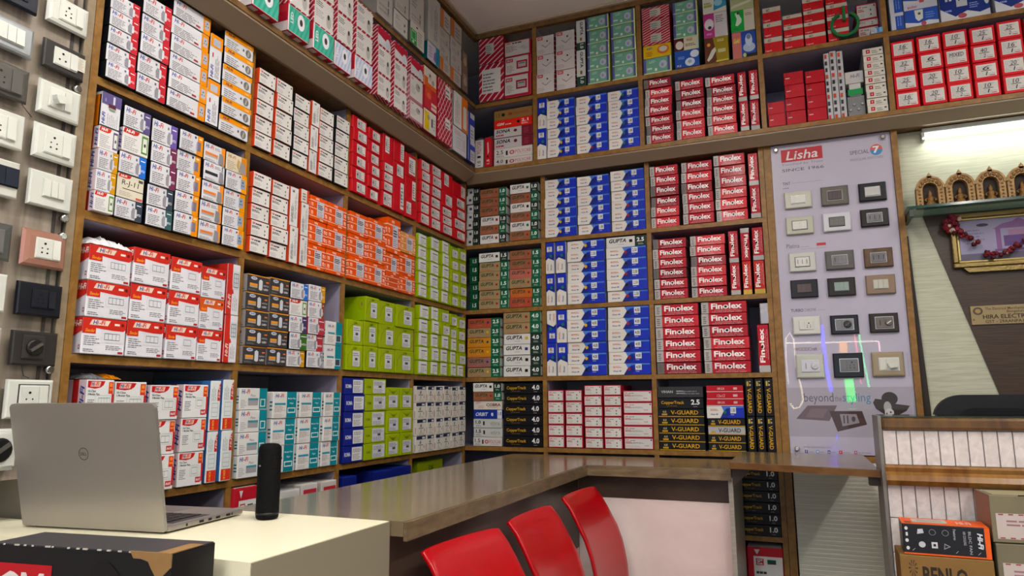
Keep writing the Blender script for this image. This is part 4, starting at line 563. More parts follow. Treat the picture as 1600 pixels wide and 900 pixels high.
# ================================================================== the cartons
ST=[
('LA1','L',-1392,1013,76,2018,[42,42,42,42,42],['hf_red','hf_red','hf_red','hf_red','hf_red']),
('LA1','L',-1392,1094,81,2018,[50,50,50,50,50],['hf_red','hf_red','hf_red','hf_red','hf_red']),
('LA1','L',-1392,1179,119,2018,[48,48,48,48,48,48],['hf_org','hf_org','hf_org','hf_org','hf_org','hf_org']),
('LA1','L',-1392,1301,44,2018,[131,125],['hf_vert','hf_vert']),
('LA1','L',-1392,1349,109,2018,[48,48,48,48,48,48],['hf_otop','hf_otop','hf_otop','hf_otop','hf_otop','hf_otop']),
('LA2','L',-1392,1481,71,2018,[48,48,48,48,48],['mcbo','mcbo','mcbo','mcbo','mcbo']),
('LA2','L',-1392,1560,74,2018,[49,49,49,49,49],['mcbo','mcbo','mcbo','mcbo','mcbo']),
('LA2','L',-1392,1643,74,2018,[46,46,46,46,46],['mcbk','mcbk','mcbk','mcbk','mcbk']),
('LA2','L',-1392,1722,41,2018,[83,81,75],['mvert','mvert','mvert']),
('LA2','L',-1392,1769,75,2018,[47,47,47,47,47],['mcbo','mcbo','mcbo','mcbo','mcbo']),
('LA2','L',-1392,1852,77,2018,[48,48,48,48,48],['mcbk','mcbk','mcbk','mcbk','mcbk']),
('LA3','L',-1392,1951,88,2018,[47,47,47,47,47,47],['r_lab','r_lab','r_lab','r_lab','r_lab','r_lab']),
('LA3','L',-1392,2046,79,2018,[45,45,45,45,45,45],['r_lab','r_lab','r_lab','r_lab','r_lab','r_lab']),
('LA3','L',-1392,2146,71,2018,[113,38,38,37,59],['r_v3','r_lab2','r_lab2','r_lab2','r_lab2']),
('LA3','L',-1392,2220,80,2018,[91,65,136],['r_v1','r_lab','r_v1']),
('LA3','L',-1392,2312,86,2018,[97,101,67],['r_lab','r_v1','r_v2']),
('LA4','L',-1392,2431,81,2018,[46,46,46,46,46,46],['r_lab2','r_lab2','r_lab2','r_lab2','r_lab2','r_lab2']),
('LA4','L',-1392,2521,92,2018,[47,47,47,47,47,47],['r_lab2','r_lab2','r_lab2','r_lab2','r_lab2','r_lab2']),
('LA4','L',-1392,2619,101,2018,[91,67,40,40,43],['r_v3','r_lab','r_lab2','r_lab2','r_lab2']),
('LA4','L',-1392,2726,128,2018,[66,54,51,50,48],['r_v1','r_lab','r_lab','r_lab2','r_lab']),
('LB1','L',-1392,1013,50,1710,[80,53,48,48,46],['v_purple','rf_purple','b_yellow','b_yellow','rf_green']),
('LB1','L',-1392,1067,71,1710,[52,57,51,57,47],['b_purple','rf_green','b_blue','rj','b_slate']),
('LB1','L',-1392,1147,74,1710,[59,50,55,52,48],['b_lav','b_maroon','b_maroon','b_slate','b_teal']),
('LB1','L',-1392,1224,74,1710,[53,53,53,53,53],['h_orange','h_orange','h_orange','h_orange','h_orange']),
('LB1','L',-1392,1305,73,1710,[52,53,52,54,51],['h_bar','h_barblk','h_bar','h_bar','h_bar']),
('LB1','L',-1392,1382,77,1710,[52,52,52,52,52],['h_sepia','h_socket','h_socket','h_socket','h_socket']),
('LB2','L',-1392,1481,74,1710,[47,47,47,47,47],['mcbo','mcbo','mcbo','mcbo','mcbo']),
('LB2','L',-1392,1564,74,1710,[47,47,47,47,47],['mcbo','mcbo','mcbo','mcbo','mcbo']),
('LB2','L',-1392,1643,40,1710,[124,114],['mvert','mvert']),
('LB2','L',-1392,1694,39,1710,[43,106,95],['m_small','mvert','mvert']),
('LB2','L',-1392,1737,88,1710,[79,79,79],['anch','anch','anch']),
('LB2','L',-1392,1828,101,1710,[79,79,79],['anch','anch','anch']),
('LB3','L',-1392,1951,111,1710,[80,80,80],['anch','anch','anch']),
('LB3','L',-1392,2066,112,1710,[81,81,81],['anch','anch','anch']),
('LB3','L',-1392,2186,93,1710,[136,81,58],['anch','anch','anch_n']),
('LB3','L',-1392,2282,116,1710,[82,89,70],['anch_y','anch','anch']),
('LB4','L',-1392,2421,90,1710,[53,53,53,53,53],['lime_a','lime_a','lime_a','lime_a','lime_a']),
('LB4','L',-1392,2521,95,1710,[54,54,54,54,54],['lime_a','lime_a','lime_a','lime_a','lime_a']),
('LB4','L',-1392,2622,80,1710,[55,55,55,55,55],['lime_a','lime_a','lime_a','lime_a','lime_a']),
('LB4','L',-1392,2709,75,1710,[54,54,54,54,54],['lime_b','lime_b','lime_b','lime_b','lime_b']),
('LB4','L',-1392,2789,77,1710,[55,55,55,55,55],['lime_b','lime_b','lime_b','lime_b','lime_b']),
('LC1','L',-1392,1016,105,1400,[79,79,79],['big4','big4','big4']),
('LC1','L',-1392,1123,100,1400,[84,84,84],['big3','big3','big3']),
('LC1','L',-1392,1226,95,1400,[83,83,83],['big1','big2','big1']),
('LC1','L',-1392,1324,82,1400,[81,81,81],['big1','big1o','big1']),
('LC1','L',-1392,1411,48,1400,[139,127],['bigv','bigv']),
('LC2','L',-1392,1483,91,1400,[50,50,50,50,50],['char','char','char','char','char']),
('LC2','L',-1392,1576,85,1400,[51,51,51,51,51],['char','char','char','char','char']),
('LC2','L',-1392,1664,80,1400,[51,51,51,51,51],['b_blue','rf_green','b_violet','b_green','b_yellow']),
('LC2','L',-1392,1748,81,1400,[52,52,52,52,52],['b_yellow','b_brown','b_red','b_red','b_grey']),
('LC2','L',-1392,1836,88,1400,[77,77],['teal_v','teal_v']),
('LC3','L',-1392,1953,98,1400,[86,86],['lime_l','lime_l']),
('LC3','L',-1392,2056,89,1400,[88,88,88],['lime_l','lime_l','lime_l']),
('LC3','L',-1392,2148,110,1400,[87,87,87],['lime_l','lime_l','lime_l']),
('LC3','L',-1392,2262,137,1400,[87,87,87],['lime_l','lime_l','lime_l']),
('LC4','L',-1392,2433,98,1400,[56,56,56,56,56],['lime_a','lime_a','lime_a','lime_a','lime_a']),
('LC4','L',-1392,2535,83,1400,[57,57,57,57,57],['lime_a','lime_a','lime_a','lime_a','lime_a']),
('LC4','L',-1392,2622,82,1400,[57,57,57,57,57],['lime_b','lime_b','lime_a','lime_a','lime_a']),
('LC4','L',-1392,2710,68,1400,[55,55,55,55,55],['lime_b','lime_b','lime_a','lime_a','lime_a']),
('LC4','L',-1392,2782,80,1400,[54,54,54,54,54],['lime_b','lime_b','lime_b','lime_b','lime_a']),
('LD1','L',-1392,1036,66,1095,[84,84,84],['hcl4','hcl4','hcl4']),
('LD1','L',-1392,1105,82,1095,[83,83,83],['hcl3','hcl3','hcl3']),
('LD1','L',-1392,1194,82,1095,[81,81,81],['hcl2','hcl2','hcl2']),
('LD1','L',-1392,1290,78,1095,[82,82,82],['hcl1','hcl1','hcl1']),
('LD1','L',-1392,1378,37,1095,[129,128],['hclv','hclv']),
('LD1','L',-1392,1419,40,1095,[132,129],['hclv','hclv']),
('LD2','L',-1392,1481,109,1095,[60,60,60,60],['teal_w','teal_w','teal_w','teal_w']),
('LD2','L',-1392,1608,108,1095,[77,77,77],['teal_s','teal_s','teal_s']),
('LD2','L',-1392,1724,109,1095,[77,77,77],['teal_s','teal_s','teal_s']),
('LD2','L',-1392,1840,88,1095,[77,77,77],['teal_s','teal_s','teal_s']),
('LD3','L',-1392,1951,115,1095,[56,56,56,56,56],['navy','navy','navy','navy','navy']),
('LD3','L',-1392,2072,135,1095,[56,56,56,56,56],['lime_w','lime_w','lime_w','lime_w','lime_w']),
('LD3','L',-1392,2211,92,1095,[84,84,84],['lime_m','lime_m','lime_m']),
('LD3','L',-1392,2307,92,1095,[84,84,84],['lime_m','lime_m','lime_m']),
('LD4','L',-1392,2421,87,1095,[65,65,65,65],['mcbw','mcbw','mcbw','mcbw']),
('LD4','L',-1392,2511,63,1095,[65,65,65,65],['mcbw','mcbw','mcbw','mcbw']),
('LD4','L',-1392,2578,69,1095,[65,65,65,65],['mcbw','mcbw','mcbw','mcbw']),
('LD4','L',-1392,2649,72,1095,[66,66,66,66],['mcbw','mcbw','mcbw','mcbw']),
('LD4','L',-1392,2726,67,1095,[65,65,65,65],['mcbw','mcbw','mcbw','mcbw']),
('LD4','L',-1392,2796,71,1095,[66,66,66,66],['mcbw','mcbw','mcbw','mcbw']),
('LE2','L',-1392,1481,87,786,[286],['gmbox']),
('LE2','L',-1392,1656,90,786,[257],['plainw']),
('LE2','L',-1392,1751,79,786,[265],['gmlab']),
('LE2','L',-1392,1848,80,786,[263],['gmlab']),
('LE3','L',-1392,1960,81,786,[265],['navyb']),
('LE3','L',-1392,2136,123,786,[266],['navyb']),
('LE3','L',-1392,2263,136,786,[268],['navyb']),
('LE4','L',-1454,2547,218,786,[264],['lime_l']),
('BA1','B',2920,-1419,67,2018,[41,41,41,41,41,41,41],['gupend','gupend','gupend','gupend','gupend','gupend','gupend']),
('BA1','B',2900,-1338,135,2018,[44,44,44,44,44,44],['gup_br1.0','gup_br1.0','gup_br1.0','gup_wr1.0','gup_br1.0','gup_wr1.0']),
('BA1','B',2900,-1186,141,2018,[45,45,45,45,45,45],['gup_wg1.0','gup_br1.0','gup_wk1.0','gup_br1.0','gup_wg1.0','gup_br1.0']),
('BA2','B',2900,-1013,149,2018,[45,45,45,45,45,45],['blue_k1.00','blue_y1.00','blue_y1.00','blue_y1.00','blue_y1.00','blue_y1.00']),
('BA2','B',2900,-859,147,2018,[44,44,44,44,44,44],['blue_n1.00','blue_n1.00','blue_n1.00','blue_n1.00','blue_n1.00','blue_n1.00']),
('BA2','B',2900,-706,148,2018,[45,45,45,45,45,45],['blue_k1.50','blue_r1.50','blue_k1.50','blue_r1.50','blue_r1.50','blue_k1.50']),
('BA3','B',2900,-536,124,2018,[45,45,45,45,45,45],['fin','fin','fin','fin','fin','fin']),
('BA3','B',2900,-404,131,2018,[45,45,45,45,45,45],['fin','fin','fin','fin','fin','fin']),
('BA3','B',2900,-269,129,2018,[47,47,47,47,47,47],['fin','fin','fin','fin','fin','fin']),
('BA3','B',2900,-135,44,2018,[138,138],['finv','finv']),
('BB1','B',2920,-1402,46,1710,[42,42,42,42,42,42],['gupgend','gupgend','gupgend','gupgend','gupgend','gupgend']),
('BB1','B',2900,-1344,149,1710,[44,44,44,44,44,44],['gup_wk1.5','gup_tr1.5','gup_tr1.5','gup_tr1.5','gup_tr1.5','gup_tr1.5']),
('BB1','B',2900,-1189,150,1710,[44,44,44,44,44,44],['gup_br1.5','gup_br1.5','gup_pr1.5','gup_tr1.5','gup_or1.5','gup_rr1.5']),
('BB2','B',2900,-1013,41,1710,[143,143],['bluev','bluev']),
('BB2','B',2900,-965,46,1710,[143,143],['bluev','bluev']),
('BB2','B',2900,-912,170,1710,[47,47,47,47,47,47],['blue_y2.50','blue_k2.50','blue_y2.50','blue_n2.50','blue_y2.50','blue_n2.50']),
('BB2','B',2900,-734,175,1710,[47,47,47,47,47,47],['gup_wk2.5','blue_r2.50','blue_k2.50','blue_r2.50','blue_k2.50','blue_r2.50']),
('BB3','B',2900,-536,143,1710,[43,43,43,43,43,43],['fin','fin','fin','fin','fin','fin']),
('BB3','B',2900,-381,145,1710,[43,43,43,43,43,43],['fin','fin','fin','fin','fin','fin']),
('BB3','B',2900,-229,43,1710,[133,133],['finv','finv']),
('BB3','B',2900,-182,40,1710,[137,137],['finvu','finvg']),
('BB3','B',2900,-138,47,1710,[136,136],['finv','finvg']),
('BC1','B',2900,-1401,166,1400,[45,45,45,45,45,45],['gup_rb2.5','gup_ty2.5','gup_ab2.5','gup_ay2.5','gup_mb2.5','gup_ty2.5']),
('BC1','B',2900,-1220,180,1400,[48,48,48,48,48,48],['gup_tr4.0','gup_tr4.0','gup_wy4.0','gup_wb4.0','gup_wk4.0','gup_wk4.0']),
('BC2','B',2900,-1013,44,1400,[144,144],['bluevu','bluev']),
('BC2','B',2900,-966,47,1400,[144,144],['bluev','bluev']),
('BC2','B',2900,-917,173,1400,[48,48,48,48,48,48],['blue_n4.00','blue_y4.00','blue_n4.00','blue_y4.00','blue_y4.00','blue_k4.00']),
('BC2','B',2900,-736,178,1400,[48,48,48,48,48,48],['blue_k4.00','blue_r4.00','blue_k4.00','blue_k4.00','blue_r4.00','blue_r4.00']),
('BC3','B',2900,-536,182,1400,[48,48,48,48,48,48],['fin','fin','fin','fin','fin','fin']),
('BC3','B',2900,-347,182,1400,[48,48,48,48,48,48],['fin','fin','fin','fin','fin','fin']),
('BC3','B',2900,-139,48,1400,[188],['finv']),
('BD1','B',2900,-1369,142,1095,[40,40,40,40,40,40,40],['gup_wk1.0','gup_br1.0','cobra','orbit','etira1.0','etira1.5','poly1.5']),
('BD1','B',2900,-1219,184,1095,[46,46,46,46,46,46],['ct4.0','ct4.0','ct4.0','ct4.0','ct4.0','ct4.0']),
('BD2','B',2900,-1013,75,1095,[49,49,49,49,49],['mcbr','mcbr','mcbr','mcbr','mcbr']),
('BD2','B',2900,-933,77,1095,[49,49,49,49,49],['mcbr','mcbr','mcbr','mcbr','mcbr']),
('BD2','B',2900,-849,81,1095,[44,44,44,44,44,44],['mcbr','mcbr','mcbr','mcbr','mcbr','mcbr']),
('BD2','B',2900,-764,78,1095,[44,44,44,44,44,44],['mcbr','mcbr','mcbr','mcbr','mcbr','mcbr']),
('BD2','B',2900,-681,123,1095,[48,48,48,48,48],['mcbrw','mcbrw','mcbrw','mcbrw','mcbrw']),
('BD3','B',2900,-536,183,1095,[45,44,33,33,33,33,33],['vhan','ct2.5','vg','vg','vg','vg','vg']),
('BD3','B',2900,-342,142,1095,[27,28,26,48,32,32,32,32],['redt','redt2','redt','blue_g1.50','vg','vgw','vg','vg']),
('BD3','B',2900,-194,32,1095,[146,136],['vgv','vgv']),
('BD3','B',2900,-158,31,1095,[146,136],['vgv','vgv']),
('BD3','B',2900,-123,31,1095,[146,136],['vgv','vgv']),
('BE3','B',2900,-399,149,786,[40,40,40,40,40,40],['ct1.5','ct1.5','ct1.5','ct1.5','ct1.5','ct1.5']),
('BE3','B',2900,-243,152,786,[41,41,41,41,41,41],['ct1.0','ct1.0','ct1.0','ct1.0','ct1.0','ct1.0']),
('BF3','B',2900,-377,144,476,[259],['gmbox']),
('BF3','B',2900,-220,129,476,[270],['gmbox']),
('BU1','B',2817,-1327,44,2362,[134],['polyv']),
('BU1','B',2817,-1278,34,2362,[142],['gmv']),
('BU1','B',2842,-1241,193,2362,[48,43,46,52,46,40],['havells','gmr','sona','sona','poly2.5','poly4.0']),
('BU2','B',2822,-1018,44,2362,[145,145],['bluev','bluev']),
('BU2','B',2822,-971,131,2362,[45,45,45,45,45,45],['blue_k1.00','blue_y1.00','blue_y1.00','blue_k1.00','blue_y1.00','blue_y1.00']),
('BU2','B',2822,-834,141,2362,[44,44,44,44,44,44],['blue_k1.00','blue_r1.00','blue_r1.00','blue_k1.00','blue_k1.00','blue_r1.00']),
('BU2','B',2822,-690,135,2362,[44,44,44,44,44,44],['blue_g1.00','blue_g1.00','blue_g1.00','blue_g1.00','blue_g1.00','blue_g1.00']),
('BU3','B',2822,-531,119,2362,[41,41,41,41,41,41,41],['fin','fin','fin','fin','fin','fin','fin']),
('BU3','B',2822,-403,120,2362,[43,43,43,43,43,43],['fin','fin','fin','fin','fin','fin']),
('BU3','B',2822,-277,121,2362,[42,42,42,42,42,42],['fin','fin','fin','fin','fin','fin']),
('BU3','B',2822,-151,39,2362,[128,128],['finv','finv']),
('BU3','B',2822,-110,40,2362,[127,127],['finv','finv']),
('BU4','B',2822,-42,64,2362,[52,52],['rb','rb']),
('BU4','B',2822,25,73,2362,[54,54,54,54],['rb','rb','rb','rb']),
('BU4','B',2822,102,71,2362,[52,52,52,52],['rb','rb','rb','rb']),
('BU4','B',2822,311,71,2362,[29,29,29,29,29,29,29,29,29],['mthin','mthin','mthin','mthin','mthin','mthin','mthin','mthin','mthin']),
('BU5','B',2822,407,79,2362,[67,67,67,67],['hw_16/2','hw_32/2','hw_25/2','hw_16/2']),
('BU5','B',2822,493,79,2362,[68,68,68,68],['hw_16/1','hw_6/2','hw_20/2','hw_20/2']),
('BU5','B',2822,576,78,2362,[68,68,68,68],['hw_10/1','hw_MIXED','hw_10/2','hw_16/2']),
('BU5','B',2822,661,78,2362,[67,67,67,67],['hw_25/1','hw_40/2','hw_6/1','hw_10/1']),
('BU5','B',2822,746,75,2362,[69,69,69,69],['hw_25/2','hw_16/1','hw_20/1','hw_10/1']),
('BU5','B',2822,828,72,2362,[68,68,68,68],['hw_32/1','hw_10/2','hw_16/2','hw_6/1']),
('BV1','B',2802,-1301,127,2675,[130,183],['tape','tape_l']),
('BV1','B',2812,-1172,130,2675,[77,96,105],['gmp','gmred','gmred']),
('BV2','B',2822,-1019,86,2675,[93,93,93],['dome3','dome3','dome3']),
('BV2','B',2822,-924,90,2675,[94,94,94],['dome3','dome3','dome3']),
('BV2','B',2822,-828,43,2675,[147,171],['gupv','gupv']),
('BV2','B',2822,-777,102,2675,[64,64,64,64,64],['glamp','glamp','glamp','glamp','glamp']),
('BV2','B',2822,-667,110,2675,[64,64,64,64,64],['glamp','glamp','glamp','glamp','glamp']),
('BV3','B',2822,-529,120,2675,[57,59,61,59,71],['tape_s','tape_s','tape_s','yel','glamp']),
('BV3','B',2822,-396,103,2675,[54,55,62,57,77],['glamp','glamp','glamp','maroonc','bluecup']),
('BV3','B',2822,-272,97,2675,[97,110,112],['cyan','pink','gold']),
('BV3','B',2822,-162,94,2675,[100,95,115],['crm','greenb','bluecup2']),
('BV4','B',2822,-38,70,2675,[65,65,65],['rwst','rwst','rwst']),
('BV4','B',2822,37,73,2675,[49,49,49],['rwst','rwst','rwst']),
('BV4','B',2822,113,78,2675,[50,50,50,50,50],['rwst','rwst','rwst','rwst','rwst']),
('BV4','B',2822,196,77,2675,[52,52,52,52],['rwst','rwst','rwst','rwst']),
('BV4','B',2882,308,76,2675,[69,30,66],['mcbr','mcbr','mcbr']),
('BV5','B',2822,415,45,2675,[69,69,69],['flov','flov','flov']),
('BV5','B',2822,462,111,2675,[82,93],['flo','flo']),
('BV5','B',2822,579,157,2675,[125],['flob']),
('BV5','B',2822,750,160,2675,[119],['flob']),
('LU1','L',-1306,1347,106,2362,[98,102,86],['tapew','tapew','dgreen']),
('LU1','L',-1306,1491,98,2362,[98,102,86],['tapew','tapew','dgreen']),
('LU1','L',-1306,1604,105,2362,[98,102,86],['tapew','tapew','dgreen']),
('LU1','L',-1306,1716,94,2362,[98,102,86],['tapew','tapew','dblue']),
('LU1','L',-1306,1821,106,2362,[98,102,86],['tapew','tapew','dblue']),
('LU1','L',-1306,1957,94,2362,[74,107,86],['redtop','tapew','tapew']),
('LU1','L',-1306,2069,100,2362,[69,108,85],['redtop','tapew','tapew']),
('LU1','L',-1306,2185,106,2362,[69,107,79],['redtop','dwhite','dwhite']),
('LU1','L',-1306,2299,104,2362,[85,95,91],['orw','redb','yelw']),
('LU1','L',-1306,2411,130,2362,[149,123],['taped','taped']),
('LU1','L',-1306,2553,135,2362,[158,113],['whor','swbox']),
('LU1','L',-1306,2695,71,2362,[134,100],['bluew','bluew']),
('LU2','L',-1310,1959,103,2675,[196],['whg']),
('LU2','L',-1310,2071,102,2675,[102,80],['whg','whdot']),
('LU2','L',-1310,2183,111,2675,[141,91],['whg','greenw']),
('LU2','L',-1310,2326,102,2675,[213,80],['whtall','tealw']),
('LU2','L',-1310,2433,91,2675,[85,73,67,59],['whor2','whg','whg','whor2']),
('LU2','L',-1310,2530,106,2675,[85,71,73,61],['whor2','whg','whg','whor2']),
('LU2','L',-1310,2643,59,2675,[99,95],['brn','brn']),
]

ORD = ['first', 'second', 'third', 'fourth', 'fifth', 'sixth', 'seventh', 'eighth', 'ninth', 'tenth', 'eleventh', 'twelfth', 'thirteenth']
SHN = dict(A='top shelf', B='second shelf', C='third shelf', D='fourth shelf', E='fifth shelf', F='lowest shelf')
def cellname(c):
    wl = 'left wall' if c[0] == 'L' else 'back wall'
    if c == 'LU1': return 'left wall lower loft'
    if c == 'LU2': return 'left wall upper loft'
    if c[1] == 'U': return ORD[int(c[2])-1]+' bay, back wall lower loft'
    if c[1] == 'V': return ORD[int(c[2])-1]+' bay, back wall upper loft'
    return '%s bay, %s %s' % (ORD[int(c[2])-1], wl, SHN[c[1]])
cnt = {}
for cid, wall, pl, s0, wd, z0, hs, types in ST:
    k = cnt.get(cid, 0); cnt[cid] = k+1
    z = z0/1000+sum(hs)/1000
    for i, (h, ty) in enumerate(zip(hs, types)):
        z -= h/1000
        if ty == 'fin': ty = random.choice(['fin', 'fin', 'fin1', 'fin2'])
        d = kind(ty); me, sm = carton_mesh(ty)
        o = bpy.data.objects.new(d['name'], me); C.objects.link(o)
        wm = wd/1000-.002; js = random.uniform(-.0008, .0008); jd = random.uniform(-.003, .003)
        if d['bump'] or ty.startswith(('blue', 'gup', 'ct')): jd *= 1.8
        rz = random.uniform(-.004, .004); hg = .0012
        if ty.startswith('fin'): wm -= .005; js = random.uniform(-.0025, .0025)+.0025; rz = random.uniform(-.014, .014); hg = .0025
        if wall == 'L': o.location = (pl/1000+jd, s0/1000+.001+js, z+.0003); o.rotation_euler = (0, 0, math.pi/2+rz)
        else: o.location = (s0/1000+.001+js, pl/1000+jd, z+.0003); o.rotation_euler = (0, 0, rz)
        o.scale = (wm, d['d'], h/1000-hg)
        n = len(hs)
        pos = '%s from top' % ORD[i] if n > 1 else 'only box'
        tag(o, '%s, %s, %s stack, %s' % (d['desc'], pos, ORD[k], cellname(cid)), d['cat'], 'cartons on '+cellname(cid))
        if sm:
            q = bpy.data.objects.new('paper_label', sm); C.objects.link(q); q.parent = o
# ================================================================== switch plates
def plate(name, label, loc, wall, w, h, frame, kinds, modc='#cfcfc8', group=None, th=.010, rough=.28, metal=0, inner=None, rnd=.004, lit=None, border=None, holes='#1c1b1a'):
    """origin: lower-left corner on the board; local x right, -y towards the room"""
    root = empty(name, loc, math.pi/2 if wall == 'L' else 0, label=label, cat='switch plate', group=group)
    fm = M(frame, rough, metal, noise=.04) if isinstance(frame, str) else frame
    mm = M(modc, .3, noise=.03); hm = M(holes, .6)
    # bevelled frame: back rim wide, front face a little smaller
    bm = bmesh.new(); s = rnd
    pts = lambda i, y: [(i, y, i), (w-i, y, i), (w-i, y, h-i), (i, y, h-i)]
    rings = [pts(.001, 0), pts(0, -th*.35), pts(s*.35, -th*.8), pts(s, -th)]
    vs_ = [[bm.verts.new(q) for q in rg] for rg in rings]
    for a, b in zip(vs_, vs_[1:]):
        for i in range(4): bm.faces.new((a[i], a[(i+1) % 4], b[(i+1) % 4], b[i]))
    bm.faces.new(vs_[-1]); bm.faces.new(vs_[0][::-1])
    G().addbm(bm).build('frame', fm, root)
    a0, a1, b0, b1 = w*.25, w*.75, h*.27, h*.73
    if inner: a0, a1, b0, b1 = [v*q for v, q in zip((w, w, h, h), inner)]
    if border: G().box(a0-.003, a1+.003, -th-.0015, -th+.001, b0-.003, b1+.003, .0008).build('module_rim', M(border, .25, .7 if border in ('#b5b5b5', '#c9c9c9') else 0), root)
    G().box(a0-.001, a1+.001, -th-.0025, -th+.001, b0-.001, b1+.001, .0008).build('module_bed', mm, root)
    n = sum({'sw': 1, 'sock': 2, 'sock3': 2, 'dim': 2, 'plug': 2, 'blank': 1, 'slot': 1, 'knob': 1, 'dot': 1}[q] for q in kinds); u = (a1-a0)/n; x = a0
    for q in kinds:
        nu = {'sw': 1, 'sock': 2, 'sock3': 2, 'dim': 2, 'plug': 2, 'blank': 1, 'slot': 1, 'knob': 1, 'dot': 1}[q]; x1 = x+u*nu; y = -th-.0025
        if q in ('sw', 'blank', 'dot', 'slot'):
            g = G(); tl = .0022 if q == 'sw' else .001
            g.prism([(y+.001, b0+.001), (y-.001-tl, b0+.001), (y-.001, b1-.001), (y+.001, b1-.001)], x+.0006, x1-.0006, 'x')
            o = g.build('rocker' if q != 'blank' else 'blank_module', mm if not lit else M(lit, .3), root)
            if q == 'dot':
                for v in (.3, .7): G().lathe([(.0014, 0), (.0012, -.0012)], ((x+x1)/2, y-.0012, b0+(b1-b0)*v), 'y', 8).build('indicator', M('#d8d8d8', .2, .6), o)
            if q == 'slot': G().box((x+x1)/2-.0008, (x+x1)/2+.0008, y-.0035, y-.0008, b0+(b1-b0)*.25, b0+(b1-b0)*.75).build('slot', hm, o)
        else:
            o = G().box(x+.0006, x1-.0006, y-.0012, y+.001, b0+.001, b1-.001, .0006).build({'sock': 'socket', 'sock3': 'socket', 'dim': 'dimmer', 'plug': 'indicator_plug', 'knob': 'dimmer'}[q], mm, root)
            cx, hh = (x+x1)/2, b1-b0
            if q == 'sock': ps = [(0, .74, .0026), (-.17, .5, .0016), (.17, .5, .0016), (-.17, .28, .002), (.17, .28, .002)]
            elif q == 'sock3': ps = [(0, .72, .0026), (-.2, .34, .0021), (.2, .34, .0021)]
            else: ps = []
            for dx, dz, rr in ps: G().lathe([(rr, .0005), (rr, -.0004)], (cx+dx*(x1-x), y-.0012, b0+hh*dz), 'y', 10).build('pin_hole', hm, o)
            if q in ('dim', 'knob'):
                rr = min(hh*.36, (x1-x)*.42)
                kn = G().lathe([(rr, .001), (rr, -.004), (rr*.8, -.006)], (cx, y-.001, b0+hh*.5), 'y', 18).build('knob', M(holes if q == 'dim' else modc, .35), o)
                g = G(); cz = b0+hh*.5
                g.prism([(cx-rr*.75, cz-rr*.35), (cx-rr*.55, cz-rr*.6), (cx+rr*.75, cz+rr*.35), (cx+rr*.55, cz+rr*.6)], y-.0105, y-.006, 'y').build('knob_grip', M('#55524f' if q == 'dim' else '#b9b9b4', .35), o)
            if q == 'plug':
                G().prism([(x+.004, b0+hh*.55), (x1-.004, b0+hh*.62), (x1-.001, b0+hh*.42), (x1-.008, b0+hh*.22), (x+.012, b0+hh*.16), (x+.006, b0+hh*.36)], y-.016, y-.001, 'y').build('plug_body', mm, o)
        x = x1
    return root
# ------------------------------------------------------------------ left display board
BRD = grain('#7d7266', '#9a8f80', (1, 14, 1.5), .38, nscale=4, coat=.2)
brd = empty('display_board', (0, 0, 0), label='grey streaked laminate display board carrying sample switch plates at the far left', cat='board')
G().box(XL-.03, XL-.012, .45, .965, 1.152, 2.30).build('backing', BRD, brd)
for z0, z1 in ((1.662, 2.30), (1.16, 1.656)):
    sh_ = G().box(XL-.004, XL-.001, .552, .955, z0, z1).build('clear_sheet', clear('#ffffff', .06), brd)
G().box(XL-.0115, XL-.0105,   .944, .9515, 1.16, 2.29).build('groove_strip', M('#4a4440', .5), brd)  # flat dark strip drawn for the groove along the acrylic edge
for z in (1.966, 1.678, 1.640, 1.364):
    G().lathe([(.0085, .0), (.0085, .009), (.006, .011)], (XL-.0005, .9585, z), 'x', 14).build('standoff', M('#c2c2c0', .18, 1), brd)
PX = XL
def lp(label, z0, z1, frame, kinds, col, modc='#cdcfc8', **k):
    y1 = {1: .968, 0: .8585, 2: .905}[col]
    plate('switch_plate', label, (PX+.0005, y1-.0905, z0), 'L', .0905, z1-z0, frame, kinds, modc, group='sample switch plates on the left board', **k)
WH = '#c9cbc4'
lp('white socket-and-switch plate, topmost of the right column on the left board', 2.085, 2.15, WH, ['sock', 'sw'], 1, rnd=.009, inner=(.26, .82, .2, .85))
lp('charcoal plate holding a white three-pin socket on the left board', 1.983, 2.046, '#3a3836', ['sock3', 'sw'], 1, inner=(.24, .78, .22, .8))
lp('white plate holding a plugged-in white adapter on the left board', 1.884, 1.957, WH, ['plug', 'blank'], 1, rnd=.007, inner=(.22, .74, .26, .82))
lp('white socket plate below the plugged-in adapter on the left board', 1.79, 1.863, WH, ['sock', 'sw'], 1, rnd=.008, inner=(.22, .82, .18, .82))
lp('white rounded plate with three white switches on the left board', 1.69, 1.764, WH, ['blank', 'sw', 'sw'], 1, rnd=.004, inner=(.3, .78, .3, .78))
lp('rose-gold plate with white socket and switch on the left board', 1.567, 1.642, M('#a87f70', .25, .35), ['sock', 'sw'], 1, rnd=.014, inner=(.28, .82, .24, .78))
lp('all-black socket plate on the left board', 1.468, 1.535, '#191a22', ['sock', 'sw'], 1, modc='#1d1e27', holes='#050507', inner=(.32, .82, .25, .78))
lp('charcoal fan-dimmer plate with round knob on the left board', 1.370, 1.438, '#33302e', ['dim'], 1, modc='#3a3735', holes='#22201f', inner=(.22, .68, .2, .86))
lp('white socket plate low beside the laptop lid, right column of left board', 1.268, 1.343, WH, ['sock', 'sw'], 1, border='#3a3a3c', inner=(.26, .86, .15, .84))
lp('navy-black plate cut by the frame at the top left', 2.08, 2.146, '#1b1e2a', ['dim'], 0, modc='#2a2d38', holes='#101218')
lp('silver plate with three white switches at the left edge', 1.983, 2.048, M('#a9adb0', .3, .5), ['sw', 'sw', 'sw'], 0, inner=(.2, .76, .25, .78), rnd=.007)
